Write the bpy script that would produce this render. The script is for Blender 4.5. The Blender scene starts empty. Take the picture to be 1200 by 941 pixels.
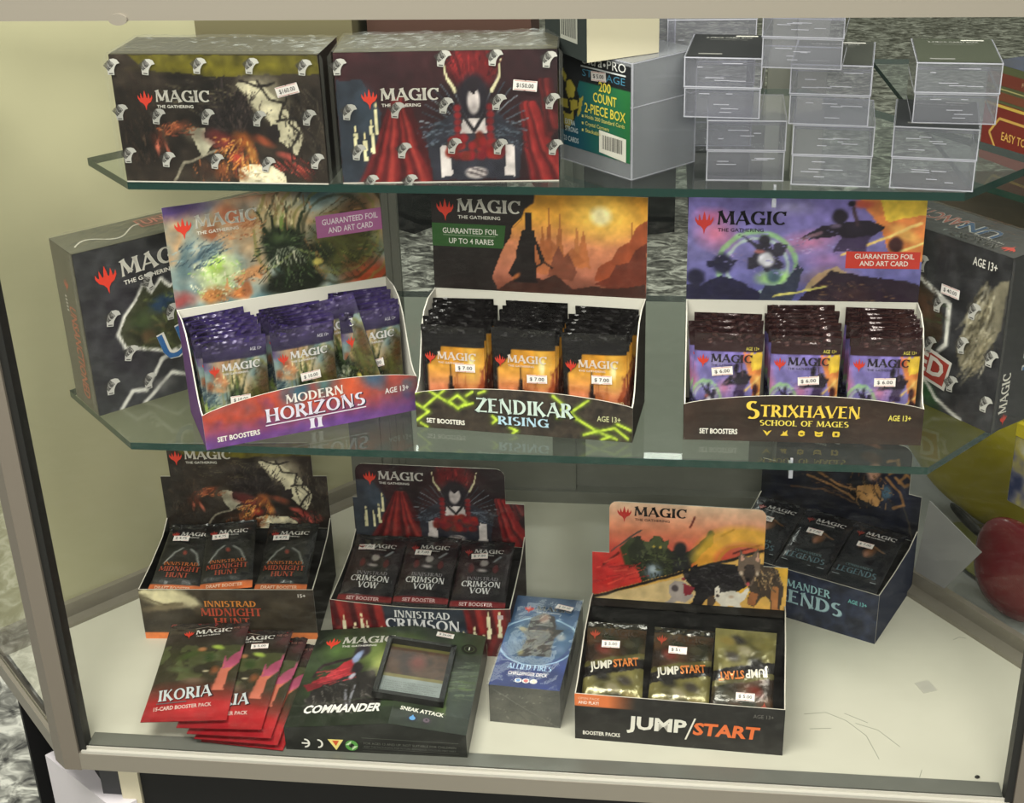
import bpy, math, random
import numpy as np
from mathutils import Matrix, Vector, Euler
R = math.radians
SC = 0.01                       # every number below is in centimetres
scene = bpy.context.scene
COL = scene.collection

# ------------------------------------------------------------------ camera
yaw, pitch, roll = R(-7.54), R(26.34), R(-1.82)
fwd = Vector((math.sin(yaw)*math.cos(pitch), math.cos(yaw)*math.cos(pitch), -math.sin(pitch)))
rt = Vector((math.cos(yaw), -math.sin(yaw), 0)); up = rt.cross(fwd)
r2 = rt*math.cos(roll)+up*math.sin(roll); u2 = -rt*math.sin(roll)+up*math.cos(roll)
cd = bpy.data.cameras.new('camera'); cam = bpy.data.objects.new('camera', cd); COL.objects.link(cam)
m = Matrix((r2, u2, -fwd)).transposed().to_4x4(); m.translation = Vector((15.817, -123.866, 107.231))*SC
cam.matrix_world = m; cd.sensor_width = 36; cd.lens = 51.0; cd.clip_start = 0.05; cd.clip_end = 60
scene.camera = cam
# ------------------------------------------------------------------ world, lights, exposure
W_ = bpy.data.worlds.new('World'); scene.world = W_; W_.use_nodes = True
W_.node_tree.nodes['Background'].inputs[0].default_value = (0.86, 0.88, 0.80, 1)
W_.node_tree.nodes['Background'].inputs[1].default_value = 0.40
def area(name, loc, sx, sy, power, col, aim=None):
    l = bpy.data.lights.new(name, 'AREA'); l.shape = 'RECTANGLE'; l.size = sx*SC; l.size_y = sy*SC; l.energy = power; l.color = col
    o = bpy.data.objects.new(name, l); COL.objects.link(o); o.location = Vector(loc)*SC
    if aim: o.rotation_euler = (Vector(aim)-Vector(loc)).to_track_quat('-Z', 'Y').to_euler()
    return o
LC = (1.0, 0.975, 0.895)
area('ceiling_light', (-60, -75, 205), 120, 50, 60, LC, (-5, 20, 25))
area('ceiling_light', (80, -60, 215), 120, 50, 32, LC, (5, 25, 20))
area('ceiling_light', (40, -330, 215), 160, 50, 92, LC, (-10, 20, 25))
area('ceiling_light', (-40, 320, 225), 120, 60, 22, (0.95, 1.0, 0.93))
scene.view_settings.view_transform = 'Standard'; scene.view_settings.look = 'None'
scene.view_settings.gamma = 1; scene.view_settings.use_curve_mapping = False
scene.view_settings.exposure = -0.18

# ------------------------------------------------------------------ materials
def lin(c):
    c = np.asarray(c, float)/255.0
    return np.where(c <= .04045, c/12.92, ((c+.055)/1.055)**2.4)
def newmat(name):
    mt = bpy.data.materials.new(name); mt.use_nodes = True
    nt = mt.node_tree; nt.nodes.clear(); out = nt.nodes.new('ShaderNodeOutputMaterial')
    return mt, nt, out
def N(nt, t, **k):
    n = nt.nodes.new(t)
    for a, v in k.items(): setattr(n, a, v)
    return n
def bump(nt, sc, st, detail=3, dist=0.002, kind='noise', vec=None):
    tx = N(nt, 'ShaderNodeTexNoise') if kind == 'noise' else N(nt, 'ShaderNodeTexVoronoi')
    tx.inputs['Scale'].default_value = sc
    if kind == 'noise': tx.inputs['Detail'].default_value = detail
    tc = N(nt, 'ShaderNodeTexCoord'); nt.links.new(tc.outputs['Object'], tx.inputs['Vector'])
    b = N(nt, 'ShaderNodeBump'); b.inputs['Strength'].default_value = st; b.inputs['Distance'].default_value = dist
    nt.links.new(tx.outputs[0], b.inputs['Height'])
    return b
def printed(name, rough=.38, metal=0., spec=.35, bs=0., bsc=60):
    mt, nt, out = newmat(name)
    a = N(nt, 'ShaderNodeAttribute', attribute_name='Col'); p = N(nt, 'ShaderNodeBsdfPrincipled')
    nt.links.new(a.outputs['Color'], p.inputs['Base Color']); p.inputs['Roughness'].default_value = rough
    p.inputs['Metallic'].default_value = metal; p.inputs['Specular IOR Level'].default_value = spec
    if bs: nt.links.new(bump(nt, bsc, bs).outputs[0], p.inputs['Normal'])
    nt.links.new(p.outputs[0], out.inputs[0]); return mt
def solid(name, col, rough=.5, metal=0., spec=.4, bs=0., bsc=60, mott=0.):
    mt, nt, out = newmat(name); p = N(nt, 'ShaderNodeBsdfPrincipled')
    c = lin(col); p.inputs['Base Color'].default_value = (*c, 1); p.inputs['Roughness'].default_value = rough
    p.inputs['Metallic'].default_value = metal; p.inputs['Specular IOR Level'].default_value = spec
    if mott:
        tx = N(nt, 'ShaderNodeTexNoise'); tx.inputs['Scale'].default_value = 7; tx.inputs['Detail'].default_value = 6
        tc = N(nt, 'ShaderNodeTexCoord'); nt.links.new(tc.outputs['Object'], tx.inputs['Vector'])
        cr = N(nt, 'ShaderNodeValToRGB'); cr.color_ramp.elements[0].position = .3; cr.color_ramp.elements[1].position = .7
        cr.color_ramp.elements[0].color = (*(c*(1-mott)), 1); cr.color_ramp.elements[1].color = (*np.minimum(c*(1+mott), 1), 1)
        nt.links.new(tx.outputs[0], cr.inputs[0]); nt.links.new(cr.outputs[0], p.inputs['Base Color'])
    if bs: nt.links.new(bump(nt, bsc, bs).outputs[0], p.inputs['Normal'])
    nt.links.new(p.outputs[0], out.inputs[0]); return mt
def clear(name, tint=(1, 1, 1), ior=1.5, rough=.02, milk=0., milkcol=(.8, .8, .85), bs=0., bsc=30, gloss=1.0):
    mt, nt, out = newmat(name)
    tr = N(nt, 'ShaderNodeBsdfTransparent'); tr.inputs[0].default_value = (*tint, 1)
    gl = N(nt, 'ShaderNodeBsdfGlossy'); gl.inputs['Roughness'].default_value = rough
    fr = N(nt, 'ShaderNodeFresnel'); fr.inputs[0].default_value = ior
    base = tr.outputs[0]
    if milk:
        df = N(nt, 'ShaderNodeBsdfDiffuse'); df.inputs[0].default_value = (*milkcol, 1)
        mm = N(nt, 'ShaderNodeMixShader'); mm.inputs[0].default_value = milk
        nt.links.new(base, mm.inputs[1]); nt.links.new(df.outputs[0], mm.inputs[2]); base = mm.outputs[0]
    mx = N(nt, 'ShaderNodeMixShader')
    if bs:
        b = bump(nt, bsc, bs, 2, .004); nt.links.new(b.outputs[0], gl.inputs['Normal']); nt.links.new(b.outputs[0], fr.inputs['Normal'])
    mu = N(nt, 'ShaderNodeMath', operation='MULTIPLY'); mu.inputs[1].default_value = gloss; mu.use_clamp = True
    ge = N(nt, 'ShaderNodeNewGeometry'); ov = N(nt, 'ShaderNodeMath', operation='SUBTRACT'); ov.inputs[0].default_value = 1; nt.links.new(ge.outputs['Backfacing'], ov.inputs[1])
    m2 = N(nt, 'ShaderNodeMath', operation='MULTIPLY'); nt.links.new(fr.outputs[0], m2.inputs[0]); nt.links.new(ov.outputs[0], m2.inputs[1])   # mirror share on the entering side only
    nt.links.new(m2.outputs[0], mu.inputs[0]); nt.links.new(mu.outputs[0], mx.inputs[0])
    nt.links.new(base, mx.inputs[1]); nt.links.new(gl.outputs[0], mx.inputs[2]); nt.links.new(mx.outputs[0], out.inputs[0])
    return mt
M = {}
M['print'] = printed('printed_card', .36, 0, .4)
M['matte'] = printed('matte_print', .7, 0, .2)
M['foil'] = printed('foil_print', .20, .30, .7, .42, 30)
M['sticker'] = printed('paper_sticker', .6, 0, .2)
M['film'] = clear('shrink_film', (1, 1, 1), 1.4, .05, 0, (.8, .8, .8), .30, 20, .5)
M['filmtop'] = clear('wrinkled_film', (.97, .97, .97), 1.4, .22, .05, (.6, .6, .54), .35, 30, .75)
M['glass'] = clear('case_glass', (.975, .985, .97), 1.5, .0)
M['frontglass'] = clear('front_glass', (.985, .99, .98), 1.45, .0, gloss=.5)
M['shelfglass'] = clear('shelf_glass', (.87, .905, .885), 1.5, .01, .02, (.6, .65, .6))
M['clear'] = clear('clear_plastic', (.93, .93, .95), 1.5, .05, .055, (.78, .78, .88), .12, 14, 1.5)
M['clearrim'] = clear('clear_plastic_edge', (.85, .85, .9), 1.5, .12, .50, (.72, .72, .80), 0, 1, 1.5)  # milky tone replaces the light that clear edges would refract
M['frost'] = clear('hazy_plastic', (.80, .82, .84), 1.5, .15, .36, (.42, .43, .46), .1, 20, 1.0)
M['edge'] = solid('green_glass_edge', (14, 48, 42), .12, 0, .9)
M['rail'] = solid('satin_aluminium', (138, 132, 120), .34, .25, .5, .02, 300)
M['sideglass'] = clear('side_glass', (.96, .975, .96), 1.45, .0, gloss=.45)
M['post'] = solid('brownish_aluminium', (122, 114, 103), .34, .25, .5, .02, 300)
M['filmlow'] = clear('tight_film', (1, 1, 1), 1.4, .04, 0, (.8, .8, .8), .12, 20, .35)
M['raildark'] = solid('dark_aluminium', (112, 113, 106), .4, .3, .5)
M['gasket'] = solid('black_gasket', (30, 30, 28), .5)
M['groove'] = solid('bright_edge', (190, 187, 176), .3, .2)
M['deck'] = solid('white_laminate', (193, 190, 175), .45, 0, .3, 0, 1, .04)
M['cream'] = solid('cream_panel', (180, 176, 144), .33, 0, .45, .05, 8, .05)
M['whitebase'] = solid('white_laminate_base', (205, 200, 204), .45, 0, .3, 0, 1, .05)
M['black'] = solid('black_kick_and_shade', (10, 10, 11), .6)
M['darkgrey'] = solid('dark_grey', (58, 58, 60), .6)
M['bin'] = solid('black_plastic', (26, 29, 33), .4)
M['binrim'] = solid('olive_plastic', (66, 72, 58), .4)
M['white'] = solid('white_card', (225, 222, 212), .6)
M['cabgrey'] = solid('grey_laminate', (146, 147, 134), .5, 0, .3, 0, 1, .05)
M['cardgrey'] = solid('grey_card', (150, 150, 150), .55, 0, .3, 0, 1, .08)
M['brown'] = solid('dark_brown_cloth', (62, 52, 42), .8, 0, .2, .9, 25, .45)
M['yellow'] = solid('yellow_plastic', (176, 160, 48), .4, 0, .4, .1, 12, .10)
M['olive'] = solid('olive_sleeve', (118, 118, 72), .5, 0, .4, .2, 12, .15)
M['maroon'] = solid('maroon_plastic', (122, 44, 50), .25, 0, .5, .02, 9, .1)
M['creambox'] = solid('cream_carton', (198, 190, 165), .6, 0, .3, .1, 15, .08)
# terrazzo-like floor, marbled in streaks
mt, nt, out = newmat('marbled_floor')
tc = N(nt, 'ShaderNodeTexCoord'); mp = N(nt, 'ShaderNodeMapping'); mp.inputs['Rotation'].default_value = (0, 0, .6); mp.inputs['Scale'].default_value = (1, 1.35, 1)
nz = N(nt, 'ShaderNodeTexNoise'); nz.inputs['Scale'].default_value = 20; nz.inputs['Detail'].default_value = 3; nz.inputs['Distortion'].default_value = 1.1
nz.inputs['Roughness'].default_value = .62
nt.links.new(tc.outputs['Object'], mp.inputs[0]); nt.links.new(mp.outputs[0], nz.inputs['Vector'])
cr = N(nt, 'ShaderNodeValToRGB'); e = cr.color_ramp.elements; e[0].position = .36; e[0].color = (*lin((62, 62, 60)), 1); e[1].position = .64; e[1].color = (*lin((222, 222, 210)), 1)
x = e.new(.50); x.color = (*lin((138, 138, 130)), 1)
p = N(nt, 'ShaderNodeBsdfPrincipled'); p.inputs['Roughness'].default_value = .3
nt.links.new(nz.outputs[0], cr.inputs[0]); nt.links.new(cr.outputs[0], p.inputs['Base Color']); nt.links.new(p.outputs[0], out.inputs[0])
M['floor'] = mt

# ------------------------------------------------------------------ mesh builder (colour kept per face corner)
class G:
    def __init__(s): s.v = []; s.f = []; s.c = []; s.m = []
    def face(s, pts, col, mi=0, cols=None):
        b = len(s.v); s.v.extend(pts); n = len(pts); s.f.append(tuple(range(b, b+n))); s.m.append(mi)
        s.c.extend(cols if cols is not None else [col]*n)
    def grid(s, P, cols, mi=0):
        """P[j][i] points, cols[j][i] linear colours (arrays)"""
        P = np.asarray(P, float); ny, nx = P.shape[:2]; b = len(s.v)
        s.v.extend(map(tuple, P.reshape(-1, 3).tolist()))
        idx = np.arange(nx*ny).reshape(ny, nx)+b
        q = np.stack([idx[:-1, :-1], idx[:-1, 1:], idx[1:, 1:], idx[1:, :-1]], -1).reshape(-1, 4)
        s.f.extend(map(tuple, q.tolist())); s.m.extend([mi]*len(q))
        if np.ndim(cols) == 1: s.c.extend([tuple(cols)]*(4*len(q)))
        else:
            C_ = np.asarray(cols).reshape(-1, 3); s.c.extend(map(tuple, C_[(q-b).reshape(-1)].tolist()))
    def box(s, x0, x1, y0, y1, z0, z1, col=(0.5, .5, .5), mi=0):
        p = [(x, y, z) for z in (z0, z1) for y in (y0, y1) for x in (x0, x1)]
        b = len(s.v); s.v.extend(p)
        for q in ((0, 2, 3, 1), (4, 5, 7, 6), (0, 1, 5, 4), (2, 6, 7, 3), (0, 4, 6, 2), (1, 3, 7, 5)):
            s.f.append(tuple(b+k for k in q)); s.m.append(mi); s.c.extend([col]*4)
    def prism(s, base, top, col=(.5, .5, .5), mi=0, smi=None):
        """two loops of 3D points of the same length"""
        b = len(s.v); n = len(base); s.v.extend(base); s.v.extend(top); smi = mi if smi is None else smi
        s.f.append(tuple(range(b+n-1, b-1, -1))); s.m.append(mi); s.c.extend([col]*n)
        s.f.append(tuple(range(b+n, b+2*n))); s.m.append(mi); s.c.extend([col]*n)
        for i in range(n):
            j = (i+1) % n; s.f.append((b+i, b+j, b+n+j, b+n+i)); s.m.append(smi); s.c.extend([col]*4)
    def poly(s, surf, pts, col, lift=.04, mi=0):
        col = tuple(lin(col)); s.face([surf(x, y, lift) for x, y in pts], col, mi)
    def shapes(s, surf, sh, x, y, sx, sy, col, lift, shear=0., rot=0., mi=0):
        vs, fs = sh; col = tuple(lin(col)); b = len(s.v); c, d = math.cos(rot), math.sin(rot)
        for (a, e) in vs:
            a2 = a*sx+shear*e*sy; e2 = e*sy; s.v.append(surf(x+a2*c-e2*d, y+a2*d+e2*c, lift))
        for f in fs:
            s.f.append(tuple(b+k for k in f)); s.m.append(mi); s.c.extend([col]*len(f))
    def text(s, surf, t, x, y, h, col, lift=.06, align='l', font='b', w=None, shear=0., rot=0., bold=.0, mi=0):
        vs, fs, wd = (bfont(t, bold) if font == 'b' else sfont(t))
        sx = h if w is None else w/wd
        W = wd*sx; ox = {'l': 0, 'c': -W/2, 'r': -W}[align]
        s.shapes(surf, (vs, fs), x+ox*math.cos(rot), y+ox*math.sin(rot), sx, h, col, lift, shear, rot, mi)
    def build(s, name, mats, parent=None, smooth=False, label=None):
        me = bpy.data.meshes.new(name); me.from_pydata([(a*SC, b*SC, c*SC) for a, b, c in s.v], [], s.f)
        mats = mats if isinstance(mats, (list, tuple)) else [mats]
        for mm in mats: me.materials.append(M[mm])
        me.polygons.foreach_set('material_index', s.m)
        ca = me.color_attributes.new('Col', 'FLOAT_COLOR', 'CORNER')
        c = np.ones((len(s.c), 4)); c[:, :3] = np.asarray(s.c); ca.data.foreach_set('color', c.reshape(-1))
        if smooth: me.polygons.foreach_set('use_smooth', [True]*len(s.f))
        me.update()
        o = bpy.data.objects.new(name, me); COL.objects.link(o)
        if parent: o.parent = parent
        if label: o['label'] = label
        return o
def plane(O, ux, uy, n=None):
    O, ux, uy = Vector(O), Vector(ux).normalized(), Vector(uy).normalized(); n = Vector(n) if n else ux.cross(uy)
    return lambda x, y, l=0.: tuple(O+ux*x+uy*y+n*l)
def thing(name, label, cat, loc=(0, 0, 0), rz=0., group=None):
    o = bpy.data.objects.new(name, None); COL.objects.link(o); o.empty_display_size = .02
    o.location = Vector(loc)*SC; o.rotation_euler = (0, 0, rz); o['label'] = label; o['category'] = cat
    if group: o['group'] = group
    return o
def dup(root, mat, label, group=None):
    r = root.copy(); COL.objects.link(r); r.rotation_euler = mat.to_euler(); r.location = mat.translation; r['label'] = label
    if group: r['group'] = group
    for ch in root.children:
        c = ch.copy(); COL.objects.link(c); c.parent = r
    return r

# ------------------------------------------------------------------ lettering: a plain face and a flared stroke face
_bf = {}
def bfont(t, bold=0.):
    k = (t, bold)
    if k in _bf: return _bf[k]
    cu = bpy.data.curves.new('t', 'FONT'); cu.body = t; cu.size = 1; cu.resolution_u = 2; cu.offset = bold*.5; cu.fill_mode = 'FRONT'
    o = bpy.data.objects.new('t', cu); COL.objects.link(o)
    bpy.context.view_layer.update()
    me = bpy.data.meshes.new_from_object(o.evaluated_get(bpy.context.evaluated_depsgraph_get()))
    v = [(q.co.x, q.co.y) for q in me.vertices]; f = [tuple(q.vertices) for q in me.polygons]
    bpy.data.objects.remove(o); bpy.data.curves.remove(cu); bpy.data.meshes.remove(me)
    x0 = min(a for a, b in v); x1 = max(a for a, b in v)
    v = [((a-x0)/.70, b/.70) for a, b in v]; _bf[k] = (v, f, (x1-x0)/.70); return _bf[k]
T, n_ = .19, .085
L_ = {
 'A': (.84, ['l .42 .98 .07 .0 n', 'l .40 1 .77 0 T', 'l .2 .32 .64 .32 n']),
 'B': (.68, ['l .15 0 .15 1 T', 'a .28 .76 .24 .21 90 -90', 'a .28 .27 .31 .25 90 -90', 'l .1 .97 .3 .97 n', 'l .1 .52 .3 .52 n', 'l .1 .03 .3 .03 n']),
 'C': (.80, ['a .46 .5 .37 .47 48 312', 'l .72 .68 .74 .98 n']),
 'D': (.82, ['l .15 0 .15 1 T', 'a .3 .5 .42 .47 90 -90', 'l .1 .97 .32 .97 n', 'l .1 .03 .32 .03 n']),
 'E': (.64, ['l .15 0 .15 1 T', 'l .1 .96 .56 .96 n', 'l .12 .52 .46 .52 n', 'l .1 .04 .6 .04 n']),
 'F': (.60, ['l .15 0 .15 1 T', 'l .1 .96 .58 .96 n', 'l .12 .52 .46 .52 n']),
 'G': (.88, ['a .46 .5 .37 .47 48 320', 'l .74 .0 .74 .44 T', 'l .56 .44 .86 .44 n', 'l .72 .7 .74 .98 n']),
 'H': (.84, ['l .15 0 .15 1 T', 'l .68 0 .68 1 T', 'l .15 .5 .68 .5 n']),
 'I': (.32, ['l .16 0 .16 1 T']),
 'J': (.44, ['l .28 .2 .28 1 T', 'a .12 .16 .16 .2 0 -120']),
 'K': (.78, ['l .15 0 .15 1 T', 'l .2 .45 .62 1 n', 'l .3 .56 .70 0 T']),
 'L': (.62, ['l .15 0 .15 1 T', 'l .1 .04 .58 .04 n']),
 'M': (1.04, ['l .12 0 .18 .95 n', 'l .18 1 .52 .15 T', 'l .52 .12 .84 .98 n', 'l .86 1 .92 0 T']),
 'N': (.84, ['l .13 0 .13 1 n', 'l .14 1 .68 0 T', 'l .70 0 .70 1 n']),
 'O': (.90, ['a .45 .5 .37 .47 0 360']),
 'P': (.66, ['l .15 0 .15 1 T', 'a .28 .73 .27 .24 90 -90', 'l .1 .97 .3 .97 n', 'l .1 .49 .3 .49 n']),
 'Q': (.90, ['a .45 .5 .37 .47 0 360', 'l .5 .2 .8 -.1 T']),
 'R': (.74, ['l .15 0 .15 1 T', 'a .28 .74 .27 .23 90 -90', 'l .1 .97 .3 .97 n', 'l .1 .51 .3 .51 n', 'l .34 .5 .68 0 T']),
 'S': (.64, ['a .33 .74 .22 .22 50 270', 'a .31 .27 .25 .25 90 -130']),
 'T': (.70, ['l .35 0 .35 1 T', 'l .03 .95 .67 .95 n']),
 'U': (.80, ['l .14 1 .14 .3 T', 'a .4 .3 .26 .27 180 360', 'l .66 .3 .66 1 n']),
 'V': (.80, ['l .06 1 .41 0 T', 'l .40 0 .74 1 n']),
 'W': (1.16, ['l .05 1 .34 0 T', 'l .34 0 .58 .95 n', 'l .56 1 .84 0 T', 'l .83 0 1.12 1 n']),
 'X': (.76, ['l .08 1 .68 0 T', 'l .66 1 .06 0 n']),
 'Y': (.74, ['l .06 1 .37 .48 T', 'l .68 1 .37 .48 n', 'l .37 0 .37 .5 T']),
 'Z': (.74, ['l .08 .95 .66 .95 n', 'l .64 .98 .08 .02 T', 'l .08 .05 .70 .05 n']),
 '/': (.5, ['l .06 -.15 .44 1.1 n']), ' ': (.4, []),
}
_sf = {}
def sfont(t):
    if t in _sf: return _sf[t]
    V_, F_ = [], []; x = 0
    def strip(pts, ws):
        b = len(V_); n = len(pts)
        for i, (px, py) in enumerate(pts):
            qx, qy = pts[min(i+1, n-1)]; ox, oy = pts[max(i-1, 0)]; dx, dy = qx-ox, qy-oy; l = math.hypot(dx, dy) or 1
            nx, ny = -dy/l*ws[i]/2, dx/l*ws[i]/2
            V_.append((x+px+nx, py+ny)); V_.append((x+px-nx, py-ny))
        for i in range(n-1): F_.append((b+2*i, b+2*i+1, b+2*i+3, b+2*i+2))
    for ch in t:
        adv, st = L_[ch]
        for s_ in st:
            q = s_.split()
            if q[0] == 'l':
                x0, y0, x1, y1 = map(float, q[1:5]); w = T if q[5] == 'T' else n_
                k = [0, .08, .3, .7, .92, 1]; fl = [1.75, 1.2, .95, .95, 1.2, 1.75]
                strip([(x0+(x1-x0)*a, y0+(y1-y0)*a) for a in k], [w*f for f in fl])
            else:
                cx, cy, rx, ry, a0, a1 = map(float, q[1:7]); m_ = 14 if abs(a1-a0) > 200 else 9
                A = [R(a0+(a1-a0)*i/m_) for i in range(m_+1)]
                strip([(cx+rx*math.cos(a)*.93, cy+ry*math.sin(a)*.97) for a in A], [n_*.9+(T*1.05-n_)*abs(math.cos(a)) for a in A])
        x += adv+.04
    _sf[t] = (V_, F_, x); return _sf[t]
EMB = ([(.5, 0), (.56, .3), (.68, .46), (.86, .56), (1.0, .80), (.99, 1.02), (.90, .84), (.82, .78), (.81, .95), (.77, 1.16), (.71, .95), (.66, .80), (.60, .84), (.57, 1.05), (.5, 1.32),
        (.43, 1.05), (.40, .84), (.34, .80), (.29, .95), (.23, 1.16), (.19, .95), (.18, .78), (.10, .84), (.01, 1.02), (0, .80), (.14, .56), (.32, .46), (.44, .3)], [tuple(range(28))])
def emblem(g, s, x, y, w, col=(214, 66, 48), lift=.06, rot=0., shear=0.):
    g.shapes(s, EMB, x, y, w, w*1.02, col, lift, shear, rot)
def logo(g, s, x, y, w, col=(228, 224, 214), rot=0., sub=True, ec=(208, 62, 46), lift=.07, shear=0., shadow=None):
    """fork emblem, the flared word beside it and the small line under it; x,y is the left end of the word's baseline minus emblem"""
    c, d = math.cos(rot), math.sin(rot); h = w*.155
    at = lambda a, b: (x+a*c-b*d, y+a*d+b*c)
    emblem(g, s, *at(0, -h*.75), w*.20, ec, lift, rot, shear)
    g.text(s, 'MAGIC', *at(w*.235, 0), h, col, lift, 'l', 's', w=w*.76, rot=rot, shear=shear)
    g.text(s, 'MAGIC', *at(w*.238, 0.02*h), h*.97, col, lift, 'l', 's', w=w*.76, rot=rot, shear=shear)
    if sub: g.text(s, 'THE GATHERING', *at(w*.25, -h*.52), h*.26, col, lift, 'l', 'b', w=w*.50, rot=rot, bold=.02)
def flag(g, s, x, y, h, rot=0., a=(178, 176, 170), b=(70, 68, 66), lift=.05):
    """pale curved seal mark printed on shrink film"""
    c, d = math.cos(rot), math.sin(rot)
    at = lambda p: (x+(p[0]*c-p[1]*d)*h, y+(p[0]*d+p[1]*c)*h)
    g.poly(s, [at(p) for p in ((-.28, -.5), (.12, -.5), (.14, -.2), (.22, 0), (.34, .16), (.54, .22), (.40, .44), (.2, .5), (-.06, .46), (-.24, .24), (-.32, -.1))], a, lift)
    g.text(s, 'WIZARDS', *at((-.24, -.26)), h*.44, b, lift+.02, 'l', 's', w=h*.58, rot=rot+.75, shear=.1)
    g.text(s, 'WIZARDS', *at((-.22, -.26)), h*.40, b, lift+.02, 'l', 's', w=h*.58, rot=rot+.75, shear=.1)
    g.poly(s, [at(p) for p in ((-.20, -.44), (.06, -.44), (.06, -.38), (-.20, -.38))], b, lift+.02)
def sticker(parent, s, x, y, w, txt, rot=0., lift=.09, red=True):
    g = G(); h = w*.44; c, d = math.cos(rot), math.sin(rot); at = lambda a, b: (x+a*c-b*d, y+a*d+b*c)
    k = [(-.5, -.5), (-.03, -.5), (0, -.40), (.03, -.5), (.5, -.5), (.5, .5), (.03, .5), (0, .40), (-.03, .5), (-.5, .5)]
    g.poly(s, [at(a*w, b*h) for a, b in k], (226, 220, 216), lift)
    if red:
        for yy in (.40, -.43): g.poly(s, [at(a*w, b*h) for a, b in ((-.45, yy), (.45, yy), (.45, yy+.05), (-.45, yy+.05))], (196, 120, 116), lift+.02)
    g.text(s, txt, *at(-.36*w, -.18*h), h*.40, (60, 58, 60), lift+.03, 'l', 'b', w=.72*w, rot=rot, bold=.02)
    return g.build('price_sticker', 'sticker', parent)

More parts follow.
